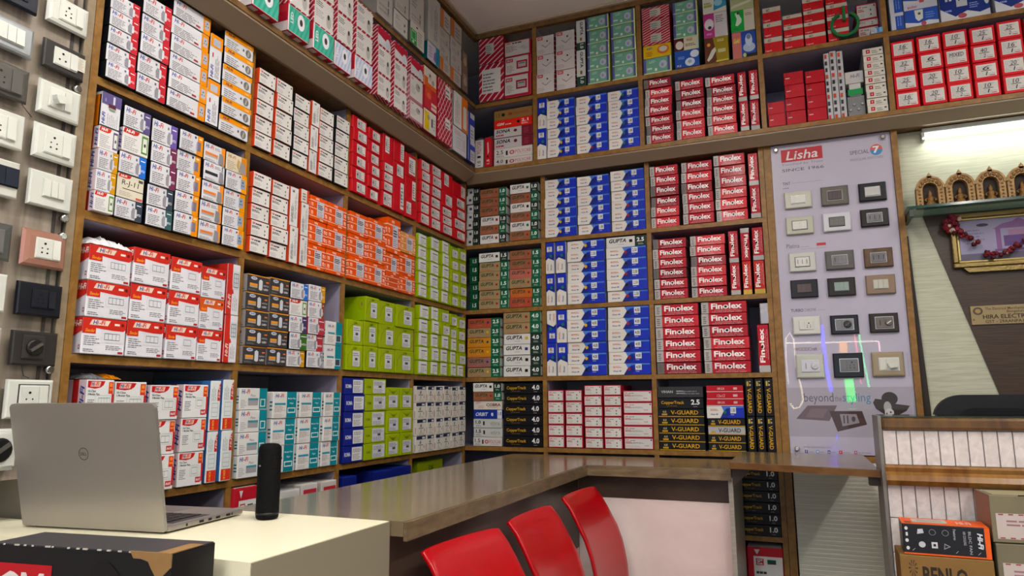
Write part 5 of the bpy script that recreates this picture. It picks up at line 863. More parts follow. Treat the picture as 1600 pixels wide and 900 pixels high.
lp('dark grey five-pin socket plate at the left edge', 1.888, 1.958, '#55534f', ['sock', 'blank'], 0, modc='#5c5a56', rnd=.011, inner=(.12, .82, .16, .84))
lp('white plate with socket and wide switch at the left edge', 1.789, 1.862, WH, ['sock', 'sw'], 0, inner=(.2, .8, .2, .82))
lp('white plate with dark navy switches at the left edge', 1.69, 1.765, '#c6c6be', ['sw', 'sw', 'sw'], 0, modc='#262a35', inner=(.1, .96, .3, .8))
lp('chrome-framed grey socket plate at the left edge', 1.567, 1.64, M('#6f7370', .2, .6), ['sock'], 0, modc='#6a6865', rnd=.014, inner=(.3, .8, .2, .8))
lp('plain white plate above the grey-white one at the left edge', 1.468, 1.542, WH, ['sw'], 0, inner=(.3, .7, .3, .7))
lp('grey-white plate left of the charcoal fan dimmer', 1.372, 1.439, '#a9aaa2', ['sw', 'sw'], 0)
lp('white plate peeking left of the laptop lid top', 1.268, 1.345, WH, ['blank', 'blank'], 0)
lp('white plate with black ring left of the laptop lid', 1.172, 1.25, WH, ['dim'], 2, holes='#1a1a1a', modc='#c9cbc4', inner=(.3, .98, .1, .9))
G().tube([(XL+.004, .845, 1.93), (XL+.006, .850, 1.885), (XL+.004, .872, 1.868)], .0008, 6).build('wire', M('#2c2826', .5), label='thin dark wire hanging between white plates on the left board', cat='wire')
G().tube([(XL+.004, .90, 1.385), (XL+.009, .906, 1.35), (XL+.005, .92, 1.346)], .0009, 6).build('wire', M('#2c2826', .5), label='thin dark wire below the charcoal fan dimmer', cat='wire')
tg = Print(); tg.add([r(0, 0, 1, 1, '#cfccc0'), f(.15, .1, .85, .95, 9, '#a8a090')], lambda u, v, o: (XL+.0126+o, .948+u*.018, 2.003+v*.03)); tg.build('price_tag', label='small white printed tag at the edge of the charcoal socket plate', cat='tag')
# ------------------------------------------------------------------ white poster panel with sample plates (back wall)
LX0, LX1, LZ0, LZ1 = -.040, .388, 1.092, 2.309
pn = empty('switch_showcase', (0, 0, 0), label='tall white switch display panel with red logo on the back wall', cat='showcase')
G().box(LX0-.002, LX1, YB+.004, YB+.02, LZ0, LZ1).build('board', M('#aea9b8', .35, noise=.03), pn)
G().box(LX1+.001, LX1+.022, YB-.008, YB+.05, .4, 2.312).build('side_post', OAK, pn)
G().box(LX0-.03, LX0-.003, YB-.001, YB+.03, .02, 2.312).build('side_post', OAK, pn)
pr = Print(); LW, LH = LX1-LX0, LZ1-LZ0
def lmp(u, v, o): return (LX0+u*LW, YB+.004-o, LZ0+v*LH)
def pxp(x, y):     # panel coordinates from fractions measured on the board
    return x, y
IT = [r(.084, .940, .44, .983, '#b01f30'), t('Lisha', .125, .946, .40, .976, '#d8d2d4', .012, .2), t('Touched by Trust', .084, .926, .44, .935, '#77737c', 0, .1), t('SINCE 1966', .084, .907, .444, .917, '#4a474e', .005),
      t('SPECIAL', .665, .938, .823, .951, '#5a5660', .005), e(.881, .946, .05, .018, '#3f86b8', 24), p([(.881+.05*math.cos(a), .946+.018*math.sin(a)) for a in [math.pi*(1-i/10) for i in range(11)]], '#c05a4a'), t('7', .853, .935, .907, .958, '#e0dce0', .03), t('MODULAR SWITCHES', .666, .917, .93, .925, '#77737c', 0),
      t('TiNT', .081, .862, .148, .872, '#3f3c44', .01), r(.16, .8655, .42, .8667, '#8f8b98'), f(.081, .85, .17, .856, 1),
      t('Platina', .077, .650, .188, .664, '#5f5a66', 0), r(.333, .652, .41, .661, '#b8303a'), f(.2, .651, .32, .655, 1, '#8f8b98'), f(.2, .644, .56, .647, 1, '#8f8b98'),
      t('TURBO', .078, .442, .182, .452, '#3a3f5a', .012), t('CHROME', .19, .442, .288, .452, '#77737c', 0), f(.3, .444, .42, .449, 1, '#a5a1ae'),
      t('WOODCraft', .085, .318, .273, .329, '#5a2c38', .005), f(.29, .32, .38, .325, 1, '#a5a1ae'),
      r(0, .053, 1, .203, '#a39eaa'),
      t('beyond', .136, .151, .375, .186, '#5f5a64', 0), t('the', .385, .160, .438, .178, '#6f6a74', 0), t('styling', .448, .151, .667, .186, '#4a7f9a', 0),
      t('www.lishaswitches.com', .106, .0185, .326, .0255, '#77737c', 0), r(.114, .003, .137, .0125, '#2c3f7a'), t('f', .121, .0045, .13, .0115, '#e0e0e6', .01), r(.205, .003, .228, .0125, '#4a86c0'), r(.21, .005, .223, .0105, '#d0dae4'), r(.296, .003, .319, .0125, '#2c4f8a'), t('in', .3, .0045, .316, .0105, '#e0e0e6', .01), r(.387, .003, .413, .0125, '#b0282c'), p([(.396, .005), (.396, .0105), (.406, .0078)], '#e6d8d8'), r(.505, .003, .528, .0125, '#a04a6a'), e(.5165, .0078, .006, .0025, '#d8c0cc'), f(.145, .006, .2, .0095, 1), f(.235, .006, .29, .0095, 1), f(.325, .006, .38, .0095, 1), f(.42, .006, .5, .0095, 1), f(.535, .006, .7, .0095, 1), t('Images are indicative only', .968, .235, .978, .304, '#77737c', 0, 0, 1)]
# printed picture at the foot of the poster: two plates and a hat
IT += [p([(.06, .107), (.329, .101), (.399, .148), (.162, .148)], '#6a5a62'), p([(.14, .112), (.28, .11), (.325, .138), (.19, .139)], '#77676f'), p([(.388, .069), (.622, .091), (.591, .131), (.334, .131)], '#4a3436'), p([(.43, .085), (.565, .096), (.545, .122), (.415, .122)], '#8f8a90'), r(.44, .094, .452, .118, '#4a4448'), r(.468, .094, .48, .118, '#4a4448'), e(.52, .107, .016, .008, '#4a4448'),
       e(.81, .168, .062, .02, '#2c201c', 20), p([(.681, .156), (.70, .168), (.76, .165), (.86, .152), (.958, .147), (.93, .132), (.86, .118), (.76, .122), (.70, .138)], '#33261f'), e(.79, .142, .03, .018, '#a9a6a8'), e(.80, .127, .035, .012, '#c2bfc0'), e(.81, .128, .006, .003, '#33302e'), e(.78, .124, .005, .003, '#33302e')]
pr.add(IT, lmp, unit=.00025); pr.build('poster_print', pn)
# clear acrylic cover, gives the mirror-like sheen of the panel
G().box(LX0+.002, LX1-.002, YB-.001, YB+.0012, LZ0+.002, LZ1-.004).build('clear_sheet', clear('#ffffff', .02), pn)
for x, z in ((-.022, 2.288), (.362, 2.288), (-.018, 1.112)):
    G().lathe([(.009, 0), (.009, -.007), (.006, -.010)], (x, YB-.0012, z), 'y', 14).build('standoff', M('#c2c2c0', .18, 1), pn)
def bp(label, x0, x1, z0, z1, frame, kinds, modc='#c9c9c4', **k):
    plate('switch_plate', label, (x0, YB-.0018, z0), 'B', x1-x0, z1-z0, frame, kinds, modc, group='sample switch plates on the white panel', **k)
CHR = '#b5b5b5'
WD = grain('#4a3524', '#5f4630', (4, 30, 4), .4, nscale=6)
bp('pale grey plate with chrome-rimmed switches, top left on the white panel', -0.0029, 0.0967, 2.0399, 2.1076, '#b5b5aa', ['sw','sw','sw'], border=CHR)
bp('olive-grey plate with dark switches, top middle on the white panel', 0.1305, 0.2277, 2.0376, 2.1132, '#615e56', ['sw','sw','sw'], '#51454a', border=CHR)
bp('glossy black plate with silver switches, top right on the white panel', 0.2625, 0.3574, 2.0389, 2.1115, '#0f1016', ['sw','sw','sw'], '#b5b5b5', border=CHR)
bp('cream plate with dotted chrome switches, second row left on the white panel', -0.0039, 0.0970, 1.9345, 2.0046, '#b3b3a4', ['dot','dot','dot'], border='#2c2c2e')
bp('white plate with grey dotted switches, second row middle on the white panel', 0.1293, 0.2290, 1.9339, 2.0065, '#c4c5cb', ['dot','dot','dot'], '#6a6866', border='#33302e')
bp('dark plate with grey slotted switches, second row right on the white panel', 0.2612, 0.3575, 1.9391, 2.0084, '#1c1816', ['slot','slot','slot'], '#77757a', border=CHR)
bp('white plate with dotted switches under the Platina heading, left', -0.0013, 0.0948, 1.7855, 1.8602, '#bfc0ba', ['slot','slot','slot'], border='#3a3a3c')
bp('grey plate with chrome slotted switches, third row middle on the white panel', 0.1285, 0.2285, 1.7838, 1.8577, '#5c5a56', ['slot','dot','dot'], '#77757a', border=CHR)
bp('wood-grain plate with grey slotted switches on the white panel', 0.2615, 0.3589, 1.7824, 1.8563, WD, ['slot','slot','slot'], '#6a686c', border=CHR)
bp('black plate with brown switches, fourth row left on the white panel', -0.0024, 0.0955, 1.6826, 1.7539, '#1b1a1d', ['sw','sw','sw'], '#4f4142')
bp('dark brown plate with silvery switches, fourth row middle on the white panel', 0.1292, 0.2256, 1.6815, 1.7523, '#29221d', ['sw','sw','sw'], '#8a9894')
bp('tan plate with pale switches, fourth row right on the white panel', 0.2603, 0.3589, 1.6808, 1.7541, '#8a7564', ['sw','sw','sw'], '#b0b0a6')
bp('white plate with switch and socket under the Turbo Chrome heading', -0.0043, 0.0947, 1.5398, 1.6105, '#c2c3bd', ['sw','sock'], '#c4c4bd', rnd=.006)
bp('black plate with silver rotary dimmer on the white panel', 0.1287, 0.2256, 1.5364, 1.6089, '#17161a', ['sw','dim'], '#77777a', border='#c9c9c9', holes='#2a2a2e', inner=(.2,.8,.24,.76))
bp('dark brown plate with round dial, fifth row right on the white panel', 0.2610, 0.3576, 1.5375, 1.6095, '#2c231f', ['slot','knob'], '#6a6460', border='#c9c9c9', inner=(.22,.8,.22,.78))
bp('white plate with slot and round knob under the Woodcraft heading', -0.0025, 0.0975, 1.3739, 1.4659, '#b5b7ad', ['slot','knob'], '#c2c3ca', rnd=.007, inner=(.2,.82,.26,.74))
bp('black plate with white-rimmed grey socket, bottom row of the white panel', 0.1277, 0.2296, 1.3743, 1.4657, '#17161a', ['blank','sock'], '#6f6e72', border='#cfcfcf', inner=(.24,.82,.26,.74))
bp('beige plate with white plug, bottom right of the white panel', 0.2577, 0.3631, 1.3757, 1.4659, '#948770', ['sw','plug'], '#c4c4bd', border='#cfcfcf', rnd=.008, inner=(.24,.82,.26,.74))
# ================================================================== counter, flap and desk
CT = grain('#685943', '#7f6f58', (1.2, 7, 1), .22, nscale=6, coat=.25, lo=.3, hi=.7)
CE = grain('#5c4c38', '#75634a', (2, 2, 8), .35, nscale=8)
ZC = 1.07
ct = empty('sales_counter', (0, 0, 0), label='long L-shaped brown laminate shop counter in front of the shelves', cat='counter')
top = G().prism([(-1.152, 1.206), (-.716, 1.206), (-.716, 2.452), (-.222, 2.452), (-.222, 2.84), (-1.152, 2.84)], 1.042, ZC, 'z').build('worktop', CT, ct)
G().prism([(-.7155, 1.206), (-.708, 1.206), (-.708, 2.444), (-.7155, 2.4515)], 1.034, ZC-.0015, 'z').build('edge_strip', CE, top)
G().prism([(-.7155, 2.4515), (-.708, 2.444), (-.222, 2.444), (-.222, 2.4515)], 1.034, ZC-.0015, 'z').build('edge_strip', CE, top)
DK = grain('#3a2c24', '#4a3a30', (1, 1, 1), .3, nscale=7)
G().box(-.775, -.76, 1.21, 2.50, .78, 1.041).build('upper_panel', DK, ct)
G().box(-.76, -.235, 2.505, 2.52, .955, 1.041).build('upper_panel', DK, ct)
PNK = grain('#c9b8b4', '#d8c8c3', (1, 20, 1.2), .4, nscale=5)
G().box(-.772, -.76, 1.21, 2.50, .02, .779).build('front_panel', PNK, ct)
G().box(-.76, -.235, 2.503, 2.515, .02, .954).build('front_panel', PNK, ct)
G().box(-1.13, -.776, 1.215, 1.235, .02, 1.041).build('end_panel', DK, ct)
G().box(-1.14, -1.125, 1.24, 2.82, .02, 1.041).build('rear_panel', DK, ct)
# grey end panel of the counter beside the passage
G().box(-.233, -.218, 2.455, 2.83, .02, 1.041).build('end_panel', grain('#8a857c', '#9a958c', (2, 2, 30), .3, nscale=5), ct)
fp = empty('counter_flap', (0, 0, 0), label='thin hinged brown counter flap bridging to the tiled reception desk', cat='counter flap')
G().prism([(-.218, 2.372), (.197, 2.245), (.197, 2.845), (-.218, 2.845)], 1.082, 1.10, 'z').build('top', CT, fp)
G().prism([(-.218, 2.3715), (-.218, 2.364), (.197, 2.237), (.197, 2.2445)], 1.080, 1.0995, 'z').build('edge_strip', grain('#5a3d22', '#70502e', (2, 2, 8), .35, nscale=8), fp)
G().prism([(-.214, 1.079), (-.15, 1.079), (-.214, 1.02)], 2.40, 2.415, 'y').build('bracket', M('#3a2c24', .4), fp)
G().box(.17, .197, 2.26, 2.3, 1.055, 1.079).build('bracket', M('#3a2c24', .4), fp)
# pale ribbed cupboard door below the poster panel
cb = empty('cupboard_door', (0, 0, 0), label='pale horizontally ribbed cupboard front below the white display panel', cat='cupboard')
G().box(LX0+.002, LX1, YB+.004, YB+.02, .03, 1.065).build('panel', grain('#c2c1b0', '#d4d3c4', (1, 1, 60), .3, nscale=5), cb)
for i in range(44): G().box(LX0+.003, LX1-.001, YB+.0025, YB+.0045, .4+i*.015, .408+i*.015).build('rib', grain('#c2c1b0', '#d4d3c4', (1, 1, 60), .3, nscale=5), cb)
G().box(LX0+.002, LX1, YB-.0, YB+.02, 1.067, 1.088).build('rail', OAK, cb)
# desk
dk = empty('desk', (0, 0, 0), label='cream-topped office desk standing at the end of the counter', cat='desk')
CRM = M('#ebe6cc', .3, noise=.05, nscale=4)
G().prism([(-1.55, .832), (-.7468, .832), (-.7468, 1.203), (-1.383, 1.203), (-1.383, .962), (-1.55, .962)], 1.04, ZC, 'z').build('desk_top', CRM, dk)
DSD = M('#857e6e', .4, noise=.08, nscale=3)
G().box(-.7465, -.744, .834, 1.203, .02, ZC-.0012).build('side_panel', DSD, dk)
G().box(-1.54, -.75, .86, .875, .02, 1.039).build('modesty_panel', M('#2c2622', .5), dk)
G().box(-1.55, -1.535, .84, .955, .02, 1.039).build('side_panel', DSD, dk)
G().box(-1.575, -1.556, .45, .962, 1.0725, 1.150).build('ledge', grain('#7d7668', '#938b7c', (1, 10, 1), .4, nscale=4), label='grey streaked ledge at the foot of the left display board', cat='ledge')
# ------------------------------------------------------------------ laptop
A_, B_ = Vector((-1.358, .915, ZC)), Vector((-1.039, .955, ZC))
ux = (B_-A_).normalized(); uy = Vector((-ux.y, ux.x, 0))
lt = empty('laptop', A_+Vector((0, 0, .0)), math.atan2(ux.y, ux.x), label='open silver laptop on the cream desk, its lid facing the camera', cat='laptop')
LWd = (B_-A_).length; SIL = M('#a5a19c', .36, .7, noise=.03); DSL = M('#3c3a3c', .45)
G().box(0, LWd, -.004, .205, .003, .0135, .003).build('base', SIL, lt)
G().box(.012, LWd-.012, .02, .12, .0133, .0139).build('keyboard_deck', DSL, lt)
for rI in range(5):
    for cI in range(13): G().box(.02+cI*.0212, .0385+cI*.0212, .03+rI*.0175, .0445+rI*.0175, .0139, .0152).build('key', M('#1c1b1d', .4), lt)
G().box(.105, .215, .135, .195, .0133, .0137).build('trackpad', M('#7a7674', .35, .5), lt)
for y_, wd_ in ((.04, .004), (.075, .012), (.1, .009), (.122, .011), (.152, .012), (.168, .003)): G().box(LWd-.0004, LWd+.0006, y_, y_+wd_, .006, .0105).build('port', M('#141416', .4), lt)
for x_, y_ in ((.02, .01), (LWd-.02, .01), (.02, .19), (LWd-.02, .19)): G().lathe([(.006, -.003), (.006, .0005)], (x_, y_, .003), 'z', 10).build('foot', M('#1c1b1d', .7), lt)
TIL = R_(12)
lid = bpy.data.objects.new('lid', None)
g = G()
bmx = bmesh.new(); hl = .2275; cr_ = .010
out = []
for cx_, cz_, a0 in ((LWd-cr_, hl-cr_, 0), (cr_, hl-cr_, 90), (cr_, .004, 180), (LWd-.004, .004, 270)):
    rr = cr_ if cz_ > .1 else .004
    for k in range(6): a = R_(a0+k*18); out.append((cx_+rr*math.cos(a), cz_+rr*math.sin(a)))
g.prism(out, -.003, .003, 'y')
me = g.mesh('lid'); me.materials.append(SIL)
C.objects.unlink(lid) if lid.name in C.objects else None
bpy.data.objects.remove(lid)
lid = bpy.data.objects.new('lid', me); C.objects.link(lid); lid.parent = lt; lid.location = (0, -.0085, .0045); lid.rotation_euler = (TIL, 0, 0)
G().box(.008, LWd-.008, .0031, .0036, .012, hl-.008).build('screen', M('#101216', .2), lid)
lg = Print(); lg.add([('multi', [[(.5+math.cos(a)*.034, .60+math.sin(a)*.05), (.5+math.cos(a2)*.034, .60+math.sin(a2)*.05), (.5+math.cos(a2)*.03, .60+math.sin(a2)*.044), (.5+math.cos(a)*.03, .60+math.sin(a)*.044)] for a, a2 in [(2*math.pi*i/28, 2*math.pi*(i+1)/28) for i in range(28)]], '#7a7672'), t('DELL', .479, .588, .521, .612, '#7a7672', .01)], lambda u, v, o: (u*LWd, -.003-o, v*hl)); lg.build('logo', lid, lambda c: M(c, .25, .8))
# ------------------------------------------------------------------ cylindrical speaker
sp = empty('bluetooth_speaker', (-.985, 1.138, ZC), label='black cylindrical portable speaker standing beside the laptop', cat='speaker')
G().lathe([(.018, .0005), (.021, .003), (.0222, .01), (.0222, .130), (.0212, .139), (.016, .1445), (.008, .146)], (0, 0, 0), 'z', 32).build('body', M('#0a0a0c', .6, bump=.6, bscale=700, noise=.1, spec=.12), sp)
G().lathe([(.0225, .010), (.0225, .014)], (0, 0, 0), 'z', 32).build('base_ring', M('#1a1a1c', .35), sp)
sl = Print(); sl.add([p([(.35, .62), (.5, .7), (.65, .62), (.5, .54)], '#77777c')], lambda u, v, o: (-.012+u*.024-.004, -.0224-o*2, .085+v*.03)); sl.build('logo', sp)
# ------------------------------------------------------------------ worn black box in front
bb = empty('worn_black_carton', (-1.085, .684, .62), R_(6.8), label='large worn black carton with red logo and torn corner at bottom left', cat='carton')
G().box(0, .310, 0, .085, 0, .48, .001).build('body', M('#17161a', .38, noise=.2, nscale=9), bb)
G().box(.002, .308, .001, .084, .4795, .4812).build('top_flap', M('#3c3b3f', .4, noise=.25, nscale=12), bb)
G().prism([(.244, .4822), (.3102, .4822), (.3102, .464), (.291, .446), (.279, .462), (.274, .470), (.262, .473), (.250, .473)], -.0016, .0005, 'y').build('torn_patch', M('#8a6c48', .8, noise=.3, nscale=40), bb)
G().box(.288, .3105, .0, .06, .4812, .4824).build('torn_patch', M('#8a6c48', .8, noise=.3, nscale=40), bb)
for i in range(14):
    x_ = .02+i*.018+random.uniform(0, .01); G().box(x_, x_+random.uniform(.002, .009), -.0008, .001, .4795, .4815).build('wear_mark', M('#b5b0a8', .8), bb)
bpn = Print(); bpn.add([r(.02, .3, .37, .93, '#a81f28'), t('GM', .06, .36, .33, .85, '#cfc9c6', .04), e(.66, .45, .062, .38, '#8a5f48', 24), p([(.58, .62), (.585, .9), (.62, 1.0), (.68, 1.0), (.735, .9), (.74, .62), (.72, .72), (.66, .78), (.6, .72)], '#141113')], lambda u, v, o: (u*.310, -.0005-o, .335+v*.13)); bpn.build('printed_front', bb)
pc = empty('kraft_carton', (-1.12, .66, 0), R_(6.8), label='tall kraft carton supporting the worn black carton', cat='carton'); G().box(0, .39, 0, .13, .001, .617, .002).build('body', M('#8a6c48', .8), pc); G().box(.18, .22, -.0008, .0, .05, .617).build('tape', M('#b59a6c', .3), pc)
# ================================================================== red chairs with their backs to the counter
RED = M('#a00f18', .28, noise=.03, nscale=4, coat=.25, var=.02)
PROF = [(-.673, 1.010), (-.650, .978), (-.630, .944), (-.599, .885), (-.583, .84), (-.575, .804), (-.568, .764), (-.565, .724), (-.566, .66), (-.575, .60)]
def chair(y0, y1, label, sk=0):
    root = empty('plastic_chair', (0, 0, 0), label=label, cat='chair', group='red chairs along the counter')
    bm = bmesh.new(); n = 14; yc = (y0+y1)/2; hw = (y1-y0)/2; F_, Bk = [], []
    for j, (x, z) in enumerate(PROF):
        # width swells slightly below the shoulder, side edges wrap forward
        wv = hw*(1.0+.04*min(1, (1.01-z)/.12)); row, rowb = [], []
        for i in range(n+1):
            s = -1+2*i/n; a = abs(s)
            fwd = .010*(a**2)+(yc+s*wv-y1)*sk; dz = -.004*(a**8) if j == 0 else 0
            nx, nz = .55, .25
            row.append(bm.verts.new((x+fwd, yc+s*wv, z+dz))); rowb.append(bm.verts.new((x+fwd-.010, yc+s*(wv-.001), z+dz-.004)))
        F_.append(row); Bk.append(rowb)
    for A in (F_, Bk):
        for a, b in zip(A, A[1:]):
            for i in range(n): bm.faces.new((a[i], a[i+1], b[i+1], b[i]))
    for i in range(n): bm.faces.new((F_[0][i], F_[0][i+1], Bk[0][i+1], Bk[0][i])); bm.faces.new((F_[-1][i], F_[-1][i+1], Bk[-1][i+1], Bk[-1][i]))
    for a in (0, n):
        for j in range(len(PROF)-1): bm.faces.new((F_[j][a], F_[j+1][a], Bk[j+1][a], Bk[j][a]))
    bmesh.ops.recalc_face_normals(bm, faces=bm.faces[:])
    o = G().addbm(bm, True).build('backrest', RED, root)
    md = o.modifiers.new('bevel', 'BEVEL'); md.width = .003; md.segments = 2; md.limit_method = 'ANGLE'; md.angle_limit = R_(50)
    G().box(-.60, -.20, y0-.01, y1+.01, .565, .597, .012).build('seat', RED, root)
    for x_, y_ in ((-.57, y0+.02), (-.57, y1-.02), (-.23, y0+.02), (-.23, y1-.02)): G().tube([(x_, y_, .566), (x_+(.02 if x_ > -.4 else -.02), y_, 0.0)], .012, 10).build('leg', M('#b5b5b8', .25, .9), root)
chair(1.262, 1.548, 'red plastic chair nearest the desk, backed against the counter', .14)
chair(1.633, 1.92, 'red plastic chair in the middle of the three along the counter', .035)
chair(2.080, 2.376, 'red plastic chair farthest from the desk, nearest the counter corner', .057)
# ================================================================== reception desk on the right
HON = grain('#6a451f', '#87602f', (8, 2, 2), .25, nscale=4, coat=.5); HOND = grain('#4a2f18', '#64441f', (8, 2, 2), .25, nscale=4, coat=.4)
RY = 2.20
rd = empty('reception_desk', (0, 0, 0), label='tiled reception desk with honey-coloured wooden rails at the right', cat='reception desk')
G().box(.208, 1.6, RY+.012, RY+.15, .02, 1.215).build('body', M('#a59d9c', .4), rd)
G().box(.206, 1.6, RY-.006, RY+.16, 1.212, 1.246, .008).build('top_rail', HOND, rd)
G().box(.206, 1.6, RY-.004, RY+.165, 1.2465, 1.251).build('glass_top', clear('#d8e8e0', .02), rd)
G().prism([(RY-.002, 1.119), (RY-.012, 1.113), (RY-.008, 1.102), (RY-.018, 1.094), (RY-.022, 1.08), (RY-.012, 1.066), (RY+.011, 1.066), (RY+.011, 1.119)], .206, 1.6, 'x').build('middle_rail', HON, rd)
TL = grain('#bdb4b2', '#cfc7c4', (6, 6, 6), .35, nscale=9)
for zz0, zz1 in ((1.1195, 1.2105), (.98, 1.065), (.89, .978), (.80, .888), (.71, .798), (.62, .708)):
    for i in range(22):
        x_ = .209+i*.0335; G().box(x_, x_+.031, RY+.006, RY+.0125, zz0, zz1, .001).build('tile', TL, rd)
G().box(.198, .2065, RY-.002, RY+.155, .02, 1.25).build('side_sheet', M('#77736e', .3), rd)
# cartons in front of it
def bigcarton(name, label, loc, rz, w, d, h, col, items=None, top=None, sides=None, rough=.75, cat='carton', tape=None, labl=None):
    root = empty(name, loc, rz, label=label, cat=cat)
    G().box(0, w, 0, d, 0, h, .002).build('body', M(col, rough, noise=.2, nscale=14), root)
    if items: q = Print(); q.add(items, lambda u, v, o: (u*w, -o, v*h)); q.build('printed_front', root)
    if top: q = Print(); q.add(top, lambda u, v, o: (u*w, v*d, h+o)); q.build('top_print', root)
    if sides: q = Print(); q.add(sides, lambda u, v, o: (-o, d-u*d, v*h)); q.build('side_light_tint', root)
    if labl: q = Print(); q.add(labl, lambda u, v, o: (u*w, -.0006-o, v*h)); q.build('paper_label', root)
    if tape: G().box(w*tape-.012, w*tape+.012, -.0007, d, h*.3, h+.0008).build('tape', M('#9a8660', .3), root)
    return root
OR_ = '#d8602c'
ob = bigcarton('exhaust_fan_carton', 'black and orange carton lying on the kraft carton by the reception desk', (.219, 2.05, .917), R_(-2), .184, .10, .072, '#1d1d22',
   [r(0, 0, 1, .05, OR_), r(.94, 0, 1, 1, OR_), t('Hi-Fi', .86, .3, .92, .82, '#c9ccd4', .04, .2, 2), t('BLDC FAN', .76, .12, .79, .85, '#a9a9b0', .01, 0, 2), t('AIR COOLING', .7, .4, .73, .85, '#a9a9b0', .01, 0, 2), t('Features', .59, .55, .62, .9, '#a9a9b0', .01, 0, 2), e(.5, .76, .04, .1, '#8d8d94'), e(.5, .76, .034, .085, '#1d1d22'), e(.35, .76, .04, .1, '#8d8d94'), e(.35, .76, .034, .085, '#1d1d22'), p([(.17, .68), (.25, .72), (.24, .86), (.18, .84)], '#b9b9bf'), e(.22, .34, .04, .1, '#b9b9bf'), r(.33, .24, .4, .44, '#c4c4c8'), r(.35, .3, .38, .38, '#1d1d22'), p([(.47, .22), (.55, .32), (.48, .42)], '#8d8d94'), p([(.48, .26), (.53, .32), (.485, .38)], '#1d1d22'), e(.045, .85, .02, .06, '#c9c9cc'), r(.035, .6, .06, .72, '#c9c9cc'), e(.045, .45, .02, .06, '#c9c9cc'), e(.05, .2, .02, .06, '#c9c9cc'), p([(.1, .12), (.13, .2), (.135, .2), (.105, .12)], '#c9c9cc'), p([(.6, .12), (.63, .2), (.635, .2), (.605, .12)], '#c9c9cc'), p([(.85, .12), (.88, .2), (.885, .2), (.855, .12)], '#c9c9cc')],
   top=[r(0, 0, 1, 1, OR_), r(.14, .3, .56, .85, '#b5b5ac'), r(.2, .4, .5, .75, '#a0a098'), t('Hi-Fi', .66, .3, .84, .7, '#d8b0a0', .04, .2), r(.04, .1, .12, .4, '#8a3a1c')], rough=.3)
bigcarton('kraft_carton', 'kraft carton with dark sun logo below the black and orange carton', (.207, 2.045, .765), R_(-1), .198, .125, .15, '#7d6038',
   [t('BENLO', .24, .56, .72, .84, '#2c2018', .03)]+[p([(.14+.012*math.cos(a), .80+.03*math.sin(a)), (.14+.05*math.cos(a-.12), .80+.13*math.sin(a-.12)), (.14+.05*math.cos(a+.12), .80+.13*math.sin(a+.12))], '#3a2a1c') for a in [i*math.pi/5 for i in range(10)]]+[r(.09, .6, .19, .64, '#3a2a1c'), r(.03, .5, .8, .52, '#8a4430')])
bigcarton('kraft_carton', 'plain kraft carton at the bottom of the stack by the reception desk', (.205, 2.03, .38), 0, .2, .14, .383, '#7d6038', tape=.5)
bigcarton('kraft_carton', 'lowest kraft carton standing on the floor by the reception desk', (.205, 2.03, .001), 0, .2, .14, .377, '#6f5632', tape=.5)
AIR = [r(.04, .08, .86, .62, '#b5aaa6'), f(.12, .36, .5, .52, 2, '#8c6a70')]+[r(.06+i*.08, .09, .1+i*.08, .115, '#8c3a44') for i in range(10)]+[r(.06+i*.08, .585, .1+i*.08, .61, '#8c3a44') for i in range(10)]+[t('ELITE', .34, .18, .8, .34, '#8c3a60', .02)]
bigcarton('parcel_carton', 'topmost olive-grey parcel with striped address label at the right edge', (.412, 2.06, .955), R_(3), .26, .12, .11, '#77705c', sides=[r(0, 0, 1, 1, '#8a5f48')], labl=AIR, top=[r(.05, .1, .6, .9, '#9c9678')])  # left face painted orange-brown for the orange light falling on it
bigcarton('parcel_carton', 'second olive-grey parcel with striped address label at the right edge', (.415, 2.055, .84), R_(1), .26, .125, .113, '#726b58', labl=AIR)
bigcarton('parcel_carton', 'third olive-grey parcel under the two labelled parcels', (.412, 2.05, .42), 0, .26, .13, .418, '#726b58', tape=.4)
bigcarton('parcel_carton', 'lowest olive-grey parcel standing on the floor at the right', (.412, 2.05, .001), 0, .26, .13, .417, '#6a6350', tape=.4)
G().tube([(.47, 2.05, 1.067), (.52, 2.056, 1.068), (.53, 2.048, 1.05), (.525, 2.044, 1.0), (.54, 2.046, .99)], .0016, 6).build('cord', M('#1c1a18', .5), label='dark cord tied over the topmost parcel at the right', cat='cord')
# ================================================================== alcove: tube light, glass shelf, carved shrines, framed print, brass plate
tb = empty('tube_light', (0, 0, 0), label='glowing white tube light fixed to the alcove wall under the loft', cat='tube light')
G().box(.498, 1.75, AW-.028, AW-.0005, 2.292, 2.31, .002).build('housing', M('#b5b8b5', .4), tb)
G().lathe([(.0105, 0), (.0105, 1.22)], (.505, AW-.022, 2.278), 'x', 16).build('tube', M('#f2fff6', .4, emit=4, var=0, noise=0), tb)
G().box(.494, .505, AW-.036, AW-.0005, 2.262, 2.294, .002).build('end_cap', M('#a9aaa8', .5), tb)
area('tube_glow', (1.1, AW-.05, 2.272), 1.2, .03, 2.2, (.94, 1, .95), (0, 0, 0))
GL = M('#5f8a80', .05, alpha=.5)
gs = empty('glass_shelf', (0, 0, 0), label='green-edged glass shelf holding the carved wooden shrines', cat='shelf')
G().box(.405, 1.7, 2.795, AW-.001, 1.972, 1.980).build('pane', GL, gs)
G().box(.405, 1.7, 2.7935, 2.7965, 1.9715, 1.9805).build('edge', M('#27473f', .1), gs)
G().box(.413, .425, 2.80, AW-.002, 1.945, 1.9715).build('bracket', M('#3a3f3c', .3, .6), gs)
GLD = grain('#8a683c', '#a98550', (3, 3, 3), .45, nscale=30); DRK = M('#2c1d12', .6)
